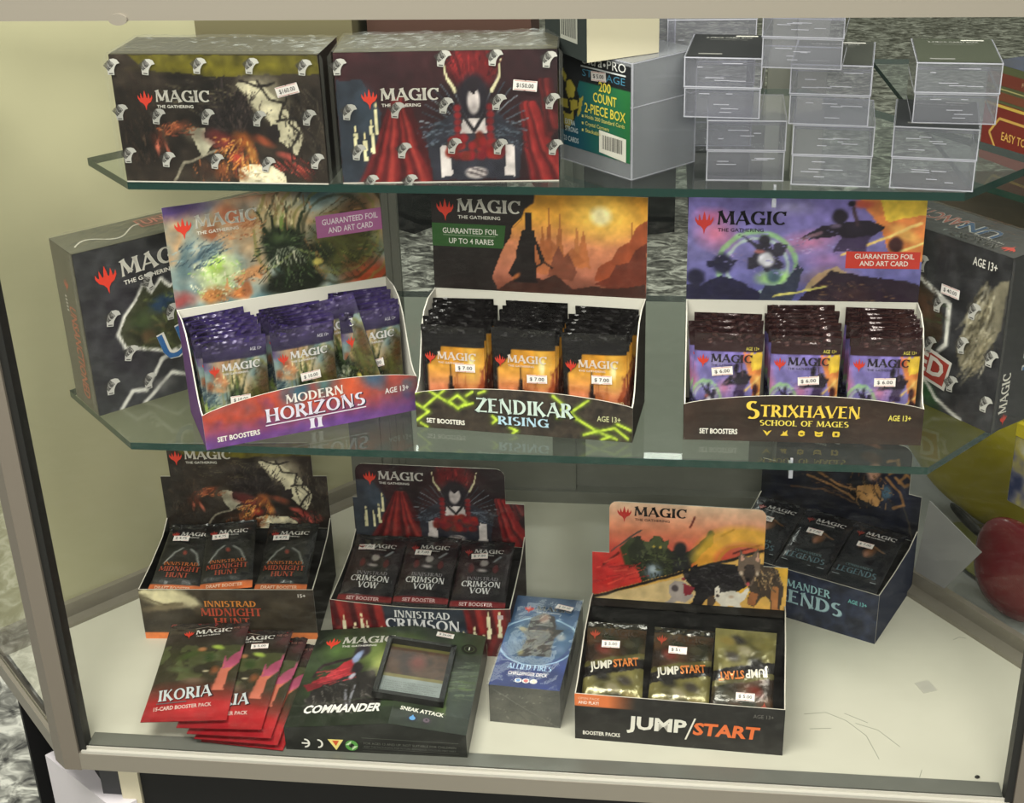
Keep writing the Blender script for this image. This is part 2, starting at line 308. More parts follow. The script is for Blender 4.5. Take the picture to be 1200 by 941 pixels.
# ------------------------------------------------------------------ painted canvases (colour per vertex)
_rng = np.random.RandomState(5)
def vnoise(u, v, seed):
    r = np.random.RandomState(seed); g = r.rand(64, 64); x = u % 63; y = v % 63; xi = x.astype(int); yi = y.astype(int); fx = x-xi; fy = y-yi
    fx = fx*fx*(3-2*fx); fy = fy*fy*(3-2*fy)
    a = g[yi, xi]; b = g[yi, (xi+1) % 64]; c = g[(yi+1) % 64, xi]; d = g[(yi+1) % 64, (xi+1) % 64]
    return (a*(1-fx)+b*fx)*(1-fy)+(c*(1-fx)+d*fx)*fy
def fbm(u, v, seed, o=4):
    s = 0; a = .5
    for k in range(o): s = s+a*vnoise(u*2**k, v*2**k, seed+k); a *= .5
    return s/.94
class Art:
    """u 0..1 left to right, v 0..1 top to bottom"""
    def __init__(s, w, h, bg, res=7, warp=.03, seed=1):
        s.w, s.h = w, h; s.nx = int(w*res)+1; s.ny = int(h*res)+1
        u, v = np.meshgrid(np.linspace(0, 1, s.nx), np.linspace(0, 1, s.ny)); s.u0, s.v0 = u, v; s.asp = w/h
        a = s.asp
        warp *= .6; s.u = u+warp/a*(fbm(u*9*a, v*9, seed)-.5)*2; s.v = v+warp*(fbm(u*9*a, v*9, seed+50)-.5)*2
        s.c = np.zeros(u.shape+(3,))+np.array(bg, float); s.seed = seed
    def mix(s, al, col): s.c = s.c*(1-al[..., None])+np.array(col, float)*al[..., None]; return s
    def vg(s, stops, k=1.):
        v = s.v; out = np.stack([np.interp(v, [a for a, _ in stops], [c[i] for _, c in stops]) for i in range(3)], -1); s.c = s.c*(1-k)+out*k; return s
    def b(s, x, y, rx, ry, col, rot=0., soft=.35, k=1.):
        """ellipse; rx in u, ry in v"""
        dx = (s.u-x)*s.asp; dy = s.v-y; c, d = math.cos(R(rot)), math.sin(R(rot)); X = (dx*c+dy*d)/(rx*s.asp); Y = (-dx*d+dy*c)/ry
        r = np.sqrt(X*X+Y*Y); return s.mix(np.clip((1-r)/soft, 0, 1)*k, col)
    def ring(s, x, y, r, w, col, k=1., sq=1., a0=None):
        dx = (s.u-x)*s.asp; dy = (s.v-y)/sq; q = np.abs(np.hypot(dx, dy)-r); return s.mix(np.clip((w-q)/(w*.6), 0, 1)*k, col)
    def p(s, pts, col, k=1., raw=False):
        u, v = (s.u0, s.v0) if raw else (s.u, s.v); ins = np.zeros(u.shape, bool); n = len(pts)
        for i in range(n):
            x0, y0 = pts[i]; x1, y1 = pts[(i+1) % n]
            if y0 == y1: continue
            ins ^= ((y0 > v) != (y1 > v)) & (u < (x1-x0)*(v-y0)/(y1-y0)+x0)
        return s.mix(ins*k, col)
    def ln(s, pts, w, col, k=1., raw=False, w1=None):
        u, v = (s.u0, s.v0) if raw else (s.u, s.v); u = u*s.asp; n = len(pts)-1
        for i in range(n):
            x0, y0 = pts[i]; x1, y1 = pts[i+1]; x0 *= s.asp; x1 *= s.asp; dx, dy = x1-x0, y1-y0
            t = np.clip(((u-x0)*dx+(v-y0)*dy)/(dx*dx+dy*dy+1e-9), 0, 1); d = np.hypot(u-x0-t*dx, v-y0-t*dy)
            ww = w if w1 is None else w+(w1-w)*(i+t)/n
            s.mix(np.clip((ww-d)/(ww*.5), 0, 1)*k, col)
        return s
    def nz(s, amp, sc=8, seed=None):
        f = fbm(s.u0*sc*s.asp, s.v0*sc, seed or s.seed+9)
        s.c = s.c*(1+amp*(f[..., None]*2-1)); return s
    def cloud(s, cols, sc=3, seed=3, k=1.):
        f = fbm(s.u0*sc*s.asp, s.v0*sc, seed, 4); f = (f-f.min())/(f.max()-f.min()); n = len(cols)
        o = np.stack([np.interp(f, np.linspace(.1, .9, n), [c[i] for c in cols]) for i in range(3)], -1); s.c = s.c*(1-k)+o*k; return s
    def hs(s, x, y, rx, ry, ang, cols, n, ln_=.10, w=.008, seed=1, spread=14, radial=None):
        """short brush strokes scattered over an ellipse; angle in degrees or radiating from a point"""
        rr = random.Random(seed)
        for k in range(n):
            t = rr.uniform(0, 6.283); q = rr.random()**.5; px = x+rx*q*math.cos(t); py = y+ry*q*math.sin(t)
            a = R(ang+rr.uniform(-spread, spread)) if radial is None else math.atan2(py-radial[1], (px-radial[0])*s.asp)+R(rr.uniform(-spread, spread))
            l = ln_*rr.uniform(.5, 1.2); dx, dy = math.cos(a)*l/s.asp, math.sin(a)*l; c = rr.choice(cols); j = rr.uniform(.8, 1.15); pad = w*3
            x0, x1 = sorted((px, px+dx)); y0, y1 = sorted((py, py+dy))
            i0 = max(0, int((x0-pad/s.asp)*(s.nx-1))); i1 = min(s.nx, int((x1+pad/s.asp)*(s.nx-1))+2); j0 = max(0, int((y0-pad)*(s.ny-1))); j1 = min(s.ny, int((y1+pad)*(s.ny-1))+2)
            if i1-i0 < 2 or j1-j0 < 2: continue
            U = s.u0[j0:j1, i0:i1]; V = s.v0[j0:j1, i0:i1]; X = (U-px)*s.asp; Y = V-py; DX = dx*s.asp
            t_ = np.clip((X*DX+Y*dy)/(DX*DX+dy*dy+1e-9), 0, 1); d = np.hypot(X-t_*DX, Y-t_*dy); ww = w*(1.15-t_)
            al = np.clip((ww-d)/(ww*.6), 0, 1)[..., None]*.85; s.c[j0:j1, i0:i1] = s.c[j0:j1, i0:i1]*(1-al)+np.array(c, float)*j*al
        return s
    def samp(s, U, V_):
        """linear colours at u,v arrays"""
        c = np.clip(s.c, 0, 255); x = np.clip(U, 0, 1)*(s.nx-1); y = np.clip(V_, 0, 1)*(s.ny-1)
        xi = np.minimum(x.astype(int), s.nx-2); yi = np.minimum(y.astype(int), s.ny-2); fx = (x-xi)[..., None]; fy = (y-yi)[..., None]
        o = (c[yi, xi]*(1-fx)+c[yi, xi+1]*fx)*(1-fy)+(c[yi+1, xi]*(1-fx)+c[yi+1, xi+1]*fx)*fy
        return lin(o)
def sheet(g, s, W, H, top, art, breaks=(), th=.12, back=(214, 210, 198), edge=(214, 210, 198), res=7, y0=0.):
    """card standing on y0, x from -W/2 to W/2, upper edge top(x), printed front, thickness th behind"""
    nx = int(W*res)+1; xs = list(np.linspace(-W/2, W/2, nx))
    for b in breaks: xs += [b-.002, b+.002]
    xs = np.array(sorted(xs)); ny = int(H*res)+1; tt = np.linspace(0, 1, ny)
    tops = np.array([top(x) for x in xs]); X = np.broadcast_to(xs, (ny, len(xs))); Y = y0+tt[:, None]*(tops-y0)[None, :]
    sp = np.array([s(0, 0, 0), s(1, 0, 0), s(0, 1, 0), s(0, 0, 1)]); P = sp[0]+X[..., None]*(sp[1]-sp[0])+Y[..., None]*(sp[2]-sp[0])
    g.grid(P, art.samp(X/W+.5, 1-Y/H) if art is not None else np.array(lin(back)))
    bk = tuple(lin(back)); ed = tuple(lin(edge))
    step = max(1, len(xs)//40); ids = sorted(set(list(range(0, len(xs), step))+[len(xs)-1]+[i for i in range(len(xs)) for b in breaks if abs(xs[i]-b) < .003]))
    for a, b in zip(ids[:-1], ids[1:]):
        x0, x1, t0, t1 = xs[a], xs[b], tops[a], tops[b]
        g.face([s(x1, y0, -th), s(x0, y0, -th), s(x0, t0, -th), s(x1, t1, -th)], bk)
        g.face([s(x0, t0, 0), s(x1, t1, 0), s(x1, t1, -th), s(x0, t0, -th)], ed)
    for x, t, q in ((xs[0], tops[0], 1), (xs[-1], tops[-1], -1)):
        g.face([s(x, y0, 0), s(x, t, 0), s(x, t, -th), s(x, y0, -th)][::q], ed)
def flatart(g, s, W, H, art, lift=0., x0=0., y0=0., res=7):
    nx, ny = int(W*res)+1, int(H*res)+1; X, Y = np.meshgrid(np.linspace(0, W, nx), np.linspace(0, H, ny))
    sp = np.array([s(0, 0, 0), s(1, 0, 0), s(0, 1, 0), s(0, 0, 1)]); P = sp[0]+(X+x0)[..., None]*(sp[1]-sp[0])+(Y+y0)[..., None]*(sp[2]-sp[0])+lift*(sp[3]-sp[0])
    g.grid(P, art.samp(X/W, 1-Y/H))
# ------------------------------------------------------------------ the prints (plain stand-ins for the pictures, same colours and masses)
def art_beast(w, h, seed=3):          # dark wood, pale sky gap, rust and brown masses
    a = Art(w, h, (40, 34, 29), seed=seed, warp=.035).cloud([(28, 24, 21), (44, 37, 32), (58, 50, 42)], 3, seed)
    a.p([(.10, 0), (1, 0), (1, .14), (.5, .17), (.15, .12)], (92, 86, 26), .85)
    a.b(.50, .10, .45, .07, (104, 96, 24), 0, .8, .6)
    a.b(.72, .32, .16, .20, (150, 142, 120), 20, .6); a.p([(.60, .22), (.70, .20), (.76, .30), (.84, .42), (.90, .62), (.86, .78), (.78, .66), (.74, .50), (.68, .40)], (206, 198, 168), .9)
    a.p([(.34, .56), (.42, .56), (.47, .68), (.40, .78), (.37, .70)], (188, 182, 158), .9); a.b(.36, .60, .07, .10, (120, 110, 92), 0, .8, .6)
    a.p([(.55, .88), (.62, .84), (.74, .86), (.79, .92), (.80, 1), (.56, 1)], (214, 204, 174))
    a.ln([(.24, .98), (.30, .84), (.42, .76), (.5, .73)], .012, (180, 172, 150), .7)
    a.p([(.44, .36), (.47, .28), (.50, .33), (.53, .24), (.56, .32), (.61, .26), (.66, .40), (.70, .62), (.56, .74), (.42, .64)], (34, 29, 28))
    a.p([(.72, .56), (.78, .52), (.79, .62), (.74, .70)], (38, 32, 32))
    for x, y, rx, ry, c, r in ((.27, .56, .10, .05, (128, 68, 46), -22), (.19, .66, .05, .10, (74, 38, 28), 10), (.18, .72, .012, .09, (176, 96, 76), 10), (.23, .74, .012, .09, (176, 96, 76), -20),
        (.50, .66, .11, .09, (112, 46, 44), 25), (.60, .66, .06, .10, (168, 92, 44), -25), (.64, .76, .03, .12, (186, 118, 60), -12), (.56, .80, .05, .06, (176, 62, 50), 0), (.70, .66, .08, .05, (132, 66, 44), 22),
        (.48, .90, .06, .11, (124, 70, 44), 8), (.40, .88, .06, .10, (58, 42, 34), 0), (.86, .86, .10, .05, (140, 52, 48), 48), (.80, .78, .06, .035, (170, 80, 70), 20), (.57, .93, .05, .06, (146, 84, 50), 0)):
        a.b(x, y, rx, ry, c, r, .7, .95)
    a.hs(.56, .44, .15, .16, 60, [(30, 26, 26), (52, 44, 44), (70, 58, 54)], 130, .10, .007, seed, 25, (.58, .66)); a.hs(.57, .76, .10, .14, 60, [(196, 124, 60), (150, 74, 46), (206, 150, 80), (110, 50, 40)], 90, .09, .007, seed+1, 30, (.62, .6))
    a.hs(.27, .58, .10, .05, -20, [(158, 84, 54), (96, 48, 34), (180, 110, 70)], 40, .07, .007, seed+2, 25); a.hs(.85, .85, .11, .06, 48, [(150, 60, 52), (98, 40, 40), (190, 90, 76)], 40, .08, .007, seed+3); a.hs(.45, .90, .12, .10, 80, [(70, 48, 38), (140, 84, 52), (44, 34, 30)], 60, .08, .007, seed+4)
    a.hs(.90, .55, .10, .35, 70, [(48, 42, 38), (76, 68, 58), (32, 28, 26)], 90, .14, .007, seed+5, 40); a.hs(.12, .5, .12, .4, 80, [(52, 40, 34), (36, 28, 25), (64, 50, 40)], 90, .12, .007, seed+6, 30); a.hs(.66, .93, .10, .06, 0, [(226, 216, 188), (186, 172, 140)], 30, .06, .008, seed+7, 60)
    a.hs(.40, .30, .2, .12, 10, [(62, 56, 46), (84, 76, 60)], 50, .12, .006, seed+8, 20)
    for pts in ([(.70, .20), (.74, .34), (.82, .36), (.80, .48)], [(.86, .40), (.84, .52), (.88, .60), (.82, .74)], [(.62, .20), (.70, .24), (.78, .22)], [(.78, .50), (.86, .48), (.94, .62)]): a.ln(pts, .013, (34, 29, 27), .95)
    return a.nz(.35, 14)
def art_drape(w, h, seed=4, fx=.62):    # red curtains, candles, a dark high-collared shape over a heap of roses
    a = Art(w, h, (46, 27, 32), seed=seed, warp=.02).cloud([(34, 24, 28), (56, 30, 34)], 3, seed)
    a.p([(0, .2), (.12, .2), (.20, .45), (.16, 1), (0, 1)], (46, 52, 62)); a.b(.13, .42, .07, .22, (62, 74, 88), 0, .6, .8)
    def fold(pts, n, cs, w0, w1):
        (x0, y0), (xa, ya), (xb, yb) = pts
        for k in range(n):
            t = k/(n-1); a.ln([(x0+.05*t, y0), (x0+.02*t+(xa+(xb-xa)*t-x0)*.5, y0+(ya-y0)*.55), (xa+(xb-xa)*t, ya+(yb-ya)*t)], w0, cs[k % len(cs)], .9, w1=w1)
    fold([(.26, .36), (.10, 1.02), (.46, 1.02)], 12, [(112, 32, 34), (66, 22, 26), (146, 44, 42), (84, 26, 30), (164, 58, 52)], .03, .06)
    fold([(.84, .40), (.90, 1.02), (1.05, .95)], 7, [(126, 34, 36), (74, 24, 28), (160, 50, 48)], .03, .06)
    fold([(.92, .22), (.96, .62), (1.02, .5)], 5, [(88, 30, 32), (60, 24, 28), (120, 40, 40)], .02, .04)
    for x, y, q in ((.07, .60, .22), (.115, .66, .16), (.15, .56, .2), (.175, .42, .2)):
        a.p([(x-.007, y), (x+.008, y), (x+.009, y+q), (x-.008, y+q)], (228, 220, 176)); a.b(x, y-.03, .005, .03, (240, 226, 170))
    f = fx
    for k in range(19):
        t = R(192+k*8.6); a.ln([(f, .62), (f+.25*math.cos(t), .62+.46*math.sin(t))], .006, ((126, 134, 144), (58, 68, 80), (88, 98, 110))[k % 3], .9)
    a.b(f, .13, .13, .20, (96, 28, 32), 0, .35); a.hs(f, .12, .11, .16, 0, [(142, 40, 42), (60, 22, 28), (112, 34, 36)], 60, .12, .008, seed, 12, (f, .5))
    for s in (-1, 1): a.ln([(f+s*.085, .30), (f+s*.115, .20), (f+s*.128, .06)], .016, (214, 206, 166), 1, w1=.004)
    a.b(f, .34, .085, .20, (34, 30, 38), 0, .3); a.p([(f-.22, .62), (f-.10, .46), (f, .52), (f+.10, .46), (f+.22, .62), (f+.20, .98), (f-.20, .98)], (46, 46, 56)); a.b(f, .37, .036, .115, (196, 186, 184), 0, .3); a.b(f, .40, .018, .08, (168, 156, 158), 0, .9, .6); a.p([(f-.04, .24), (f, .34), (f+.04, .24), (f, .20)], (34, 28, 34))
    a.hs(f-.15, .62, .08, .10, 160, [(70, 78, 92), (38, 40, 48), (96, 106, 118)], 40, .10, .008, seed+1, 20); a.hs(f+.15, .62, .08, .10, 20, [(70, 78, 92), (38, 40, 48), (96, 106, 118)], 40, .10, .008, seed+2, 20)
    a.p([(f-.05, .50), (f+.05, .50), (f+.065, .62), (f-.065, .62)], (204, 194, 192)); a.ln([(f-.05, .48), (f, .60), (f+.05, .48)], .018, (34, 30, 36))
    a.p([(f-.16, .72), (f-.12, .70), (f-.11, .94), (f-.165, .96)], (208, 198, 196)); a.p([(f+.14, .70), (f+.18, .72), (f+.185, .96), (f+.13, .94)], (208, 198, 196))
    rr = np.random.RandomState(seed)
    for k in range(46):
        x = f+rr.uniform(-.125, .125); y = .72+rr.uniform(-.10, .10)*(1-abs(x-f)*3); c = (rr.randint(96, 150), rr.randint(26, 44), rr.randint(28, 42)); a.b(x, y, .026, .045, c, 0, .5)
    for s in (-1, 1):
        for k in range(6): a.b(f+s*.075, .42+k*.055, .022, .035, (120+12*(k % 2), 34, 38), 0, .5)
    a.b(f, .93, .06, .05, (190, 180, 178), 0, .3); a.ln([(f-.04, .92), (f+.04, .96)], .01, (90, 80, 84)); a.ln([(f-.03, .89), (f+.05, .93)], .01, (90, 80, 84))
    return a.nz(.22, 16)
def art_creatures(w, h, seed=6):      # blue-grey mist, orange and cream blots, black-green mass
    a = Art(w, h, (110, 120, 122), seed=seed, warp=.06).cloud([(84, 116, 124), (150, 158, 148), (186, 150, 112), (116, 132, 132)], 2.4, seed)
    a.b(0, .02, .30, .16, (74, 56, 104), 0, .6); a.b(.45, 0, .30, .14, (172, 132, 104), 0, .8); a.b(.30, .16, .10, .12, (182, 110, 80), 30, .7)
    a.b(.52, .28, .16, .30, (206, 190, 140), 0, .8, .9); a.b(.82, .60, .22, .42, (78, 78, 40), 20, .5); a.b(.88, .30, .12, .28, (92, 66, 42), 0, .7); a.b(.93, .95, .20, .22, (150, 66, 40), 0, .7)
    for k in range(6): a.ring(.78, .45, .34+.09*k, .022, (122, 118, 58) if k % 2 else (48, 50, 30), .6)
    a.b(.22, .70, .13, .24, (188, 200, 150), -20, .5); a.b(.20, .62, .06, .10, (166, 196, 90), -20, .7); a.b(.18, .90, .09, .12, (176, 120, 70), 0, .6); a.b(.30, .93, .07, .09, (190, 116, 66), 0, .6)
    a.b(.36, .74, .09, .06, (196, 142, 96), -12, .5); a.b(.33, .90, .03, .14, (160, 100, 66), 0, .6); a.b(.20, .30, .05, .10, (150, 90, 60), 40, .7); a.b(.38, .26, .05, .10, (190, 130, 90), -30, .7); a.b(.30, .34, .10, .05, (196, 150, 110), 0, .7)
    a.b(.07, .55, .05, .3, (84, 104, 108), 10, .8); a.b(.17, .48, .13, .05, (60, 80, 92), -25, .8)
    a.b(.52, .52, .11, .24, (36, 46, 32), 10, .3); a.b(.62, .70, .16, .16, (40, 46, 30), -15, .3); a.b(.56, .92, .17, .16, (30, 34, 26), 0, .3)
    for x0, x1 in ((.47, .40), (.50, .47), (.54, .56), (.58, .66)): a.ln([(x0, .45), (x1, .10)], .030, (44, 54, 34), 1, w1=.006)
    a.b(.52, .44, .05, .08, (96, 118, 72), 0, .8, .7); a.ln([(.44, .74), (.58, .60), (.70, .66)], .014, (136, 148, 90), .8); a.b(.53, .30, .02, .10, (120, 140, 70), 0, .6)
    a.hs(.53, .66, .14, .26, 0, [(52, 66, 44), (28, 34, 24), (84, 100, 66), (22, 26, 20)], 150, .12, .008, seed, 22, (.53, .50)); a.hs(.80, .55, .18, .38, 60, [(96, 100, 52), (52, 50, 32), (124, 92, 56), (70, 60, 36)], 120, .16, .008, seed+1, 25, (.62, .30))
    a.hs(.20, .72, .13, .20, 30, [(206, 214, 170), (150, 184, 100), (226, 220, 190)], 70, .08, .009, seed+2, 60); a.hs(.34, .78, .08, .07, -10, [(214, 158, 110), (166, 104, 64), (130, 78, 50)], 50, .06, .007, seed+3, 30); a.hs(.22, .92, .10, .07, 20, [(196, 138, 84), (140, 84, 50)], 40, .06, .007, seed+4, 40)
    a.hs(.13, .50, .13, .14, -25, [(70, 92, 106), (46, 62, 74), (120, 140, 142)], 60, .14, .009, seed+5, 25); a.hs(.33, .30, .11, .12, 0, [(206, 150, 106), (160, 92, 58), (222, 190, 150)], 60, .08, .008, seed+6, 50); a.hs(.52, .14, .16, .12, 80, [(214, 200, 156), (150, 116, 80)], 50, .12, .007, seed+7, 30)
    for k in range(9): a.ln([(.50+.008*k, .56), (.44+.022*k, .72)], .007, (196, 200, 176), .55)
    a.ln([(.49, .61), (.50, .70)], .010, (216, 212, 186), w1=.003); a.ln([(.56, .61), (.57, .70)], .010, (216, 212, 186), w1=.003); a.b(.68, .73, .035, .05, (200, 184, 96), 20, .5)
    for x0, y0, x1, y1 in ((.30, .84, .34, .72), (.40, .80, .37, .71), (.24, .84, .25, .76)): a.ln([(x0, y0), (x1, y1)], .02, (206, 148, 100), 1, w1=.005)
    a.b(.02, .92, .10, .12, (140, 70, 70), 0, .7)
    return a.nz(.25, 12)
def art_sunset(w, h, seed=8, left=True):      # dusk sky, serrated peaks, standing shape on a ridge
    a = Art(w, h, (212, 130, 70), seed=seed, warp=.012).vg([(0, (196, 134, 40)), (.25, (236, 168, 66)), (.5, (216, 136, 96)), (.8, (172, 104, 82)), (1, (96, 52, 40))])
    a.nz(.12, 5); a.b(.79, .20, .20, .34, (250, 206, 96), 0, 1, .9); a.b(.79, .20, .062, .12, (255, 236, 176), 0, .5)
    rr = np.random.RandomState(seed)
    for x, y, hh, ww, c in ((.55, .46, .38, .012, (150, 84, 48)), (.60, .5, .34, .016, (170, 100, 56)), (.52, .5, .2, .014, (170, 96, 52)), (.68, .5, .22, .014, (190, 116, 66)), (.71, .52, .2, .02, (188, 108, 62)), (.93, .5, .3, .01, (160, 90, 50))):
        a.p([(x-ww*1.6, y+.2), (x-ww*.4, y-hh*.5), (x, y-hh), (x+ww*.4, y-hh*.5), (x+ww*1.6, y+.2)], c, .85)
    a.p([(.42, .62), (.46, .44), (.50, .52), (.55, .42), (.62, .60), (.66, .52), (.72, .66), (.60, .8), (.42, .8)], (172, 98, 58), .8)
    a.p([(.54, .82), (.57, .62), (.595, .52), (.62, .62), (.64, .58), (.68, .76), (.66, .86)], (118, 66, 50), .9)
    a.p([(1, .22), (.95, .30), (.92, .44), (.87, .50), (.84, .62), (.78, .70), (.76, .84), (1, .9)], (150, 70, 42), .9); a.p([(1, .44), (.95, .52), (.92, .64), (.86, .68), (.83, .80), (.76, .88), (1, 1)], (102, 48, 36), .95)
    a.p([(.30, 1), (.36, .90), (.44, .82), (.52, .86), (.58, .80), (.66, .94), (.76, .90), (.84, .92), (1, .86), (1, 1.05), (.3, 1.05)], (62, 38, 32))
    if left: a.p([(-.1, -.1), (.50, -.1), (.48, .10), (.44, .16), (.42, .26), (.38, .34), (.37, .44), (.33, .58), (.30, .74), (.28, .86), (.32, 1.05), (-.1, 1.05)], (38, 32, 31)); a.ln([(.49, 0), (.48, .1), (.44, .16), (.42, .27), (.385, .35)], .008, (150, 96, 40), .5)
    x = .455                                     # figure
    for q in ([(x-.016, .20), (x+.016, .20), (x+.018, .36), (x-.014, .36)], [(x-.03, .36), (x+.028, .36), (x+.03, .62), (x+.04, .9), (x-.07, .9), (x-.06, .6)], [(x+.02, .42), (x+.034, .44), (x+.075, .66), (x+.055, .69)], [(x-.05, .6), (x-.10, .82), (x-.05, .88)]): a.p(q, (34, 27, 27))
    a.ln([(x+.03, .74), (x+.07, .68), (x+.11, .74)], .012, (34, 27, 27)); a.b(x-.06, .84, .03, .03, (196, 110, 60), -40, .7, .8)
    return a.nz(.18, 14)
def art_academy(w, h, seed=10):       # lilac sky, pink cloud, green ring, leaping shapes, orange blaze
    a = Art(w, h, (128, 116, 176), seed=seed, warp=.03).vg([(0, (122, 108, 176)), (.5, (130, 122, 184)), (1, (84, 84, 140))]).nz(.15, 5)
    a.b(.12, .35, .12, .20, (206, 120, 154), 20, .9); a.b(.52, .42, .16, .14, (196, 128, 170), -10, .9); a.b(.60, .60, .14, .14, (160, 120, 176), 0, .9); a.b(.42, .10, .16, .10, (166, 156, 206), 0, .9); a.b(.10, .18, .1, .1, (190, 110, 160), 0, .9)
    a.p([(.72, 0), (1.02, 0), (1.02, .62), (.86, .52), (.82, .30)], (226, 132, 66), .95); a.p([(.80, .0), (1.02, 0), (1.02, .16), (.84, .22)], (236, 196, 70)); a.b(.92, .34, .10, .08, (240, 176, 96), 30, .6); a.b(.74, .06, .06, .05, (206, 90, 70), 0, .6)
    a.ln([(.66, .55), (.78, .44), (.98, .24)], .016, (240, 200, 120)); a.ln([(.72, .62), (.86, .54), (1, .42)], .014, (242, 214, 130))
    a.p([(.56, .74), (.64, .66), (.72, .76), (.5, .92)], (216, 190, 96), .6); a.b(.62, .78, .16, .14, (150, 108, 84), 0, .9, .7)
    a.ring(.30, .66, .34, .035, (150, 200, 130), .8, .95); a.ring(.30, .66, .27, .02, (196, 226, 190), .6); a.b(.38, .78, .10, .10, (164, 214, 120), 0, .7)
    for q in ([(.22, .36), (.32, .46), (.35, .42), (.39, .56), (.42, .68), (.34, .72), (.28, .56), (.30, .50)], [(.38, .44), (.43, .46), (.41, .56), (.36, .60)], [(.26, .58), (.34, .52), (.32, .66), (.26, .70)]): a.p(q, (52, 48, 62))
    a.b(.33, .41, .03, .07, (48, 44, 56)); a.b(.34, .60, .045, .09, (214, 210, 222), 20, .4); a.b(.31, .52, .03, .03, (176, 110, 110), 0, .6)
    dk = (38, 30, 44)
    a.b(.645, .18, .040, .085, dk); a.p([(.48, .38), (.58, .26), (.66, .24), (.76, .20), (.84, .28), (.78, .38), (.70, .44), (.64, .36), (.52, .40)], dk); a.p([(.66, .38), (.78, .36), (.76, .52), (.62, .52)], (66, 52, 84)); a.ln([(.72, .26), (.70, .10)], .02, (70, 50, 60)); a.b(.69, .06, .02, .03, dk)
    a.ln([(.49, .39), (.57, .33)], .02, (120, 90, 104)); a.b(.63, .27, .03, .03, (140, 120, 150), 0, .6, .7)
    a.b(.885, .44, .035, .09, (70, 38, 40)); a.p([(.84, .58), (.89, .50), (.96, .56), (.97, .62), (.82, .62)], (58, 36, 40))
    nv = (40, 38, 62)
    a.b(.15, .64, .055, .12, nv); a.p([(.08, .62), (.22, .60), (.20, .66), (.09, .68)], nv); a.p([(.02, 1.05), (.08, .82), (.15, .76), (.26, .84), (.34, .96), (.38, 1.05)], nv); a.b(.04, .78, .05, .10, nv); a.p([(-.05, .86), (.06, .84), (.10, 1.05), (-.05, 1.05)], nv)
    a.b(.375, .76, .04, .09, (74, 96, 110), 0, .5); a.p([(.30, 1.05), (.34, .86), (.42, .84), (.47, .64), (.50, .68), (.48, .92), (.44, 1.05)], (52, 56, 74)); a.p([(.46, 1.05), (.54, .88), (.62, .70), (.74, .74), (.90, .78), (1.02, .84), (1.02, 1.05)], (44, 32, 44)); a.b(.72, .92, .12, .10, (72, 50, 50), 0, .9, .7)
    a.ln([(.38, .96), (.60, .86)], .012, (206, 196, 110))
    a.hs(.72, .90, .2, .12, 20, [(84, 62, 60), (46, 36, 48), (120, 92, 72)], 60, .08, .007, seed, 40); a.hs(.40, .50, .3, .25, 10, [(150, 142, 200), (110, 100, 164), (176, 150, 196)], 50, .10, .006, seed+1, 30)
    return a.nz(.2, 14)
def art_legend(w, h, seed=12):        # near-black blue, bronze swirl and a small light face-sized oval
    a = Art(w, h, (24, 25, 33), seed=seed, warp=.04).cloud([(18, 19, 24), (28, 30, 42), (24, 22, 24)], 3, seed)
    a.b(.85, .5, .2, .4, (34, 40, 66), 0, .9, .8); a.b(.20, .08, .20, .10, (36, 44, 74), 0, .8)
    a.b(.70, .34, .05, .14, (178, 134, 112), 8, .4); a.b(.68, .20, .08, .07, (70, 40, 26), 0, .5); a.b(.68, .06, .10, .05, (104, 60, 40), 10, .6); a.p([(.61, .55), (.74, .48), (.78, .62), (.74, .72), (.62, .68)], (166, 124, 76)); a.b(.79, .54, .035, .10, (72, 100, 120), 0, .5)
    for p_ in ([(.78, .20), (.84, .16), (.86, .26), (.80, .34)], [(.86, .40), (.90, .30), (.94, .36), (.90, .42), (.84, .36)], [(.78, .38), (.86, .50), (.90, .64), (.84, .70)], [(.30, .56), (.42, .60), (.56, .66), (.60, .70)], [(.36, .50), (.50, .58), (.60, .60)]): a.ln(p_, .018, (150, 108, 66), .9)
    a.ln([(.20, .74), (.40, .68), (.62, .74)], .012, (96, 66, 44), .8); a.ln([(.90, .66), (.94, .80), (.97, 1)], .01, (90, 76, 60), .7); a.ln([(.70, .45), (.72, .56), (.76, .62)], .01, (50, 34, 30))
    a.hs(.68, .55, .14, .22, 60, [(150, 112, 70), (96, 66, 44), (50, 38, 32)], 60, .08, .006, seed, 50); a.hs(.4, .6, .25, .1, 10, [(88, 62, 44), (44, 36, 34)], 40, .12, .006, seed+1)
    return a.nz(.3, 14)
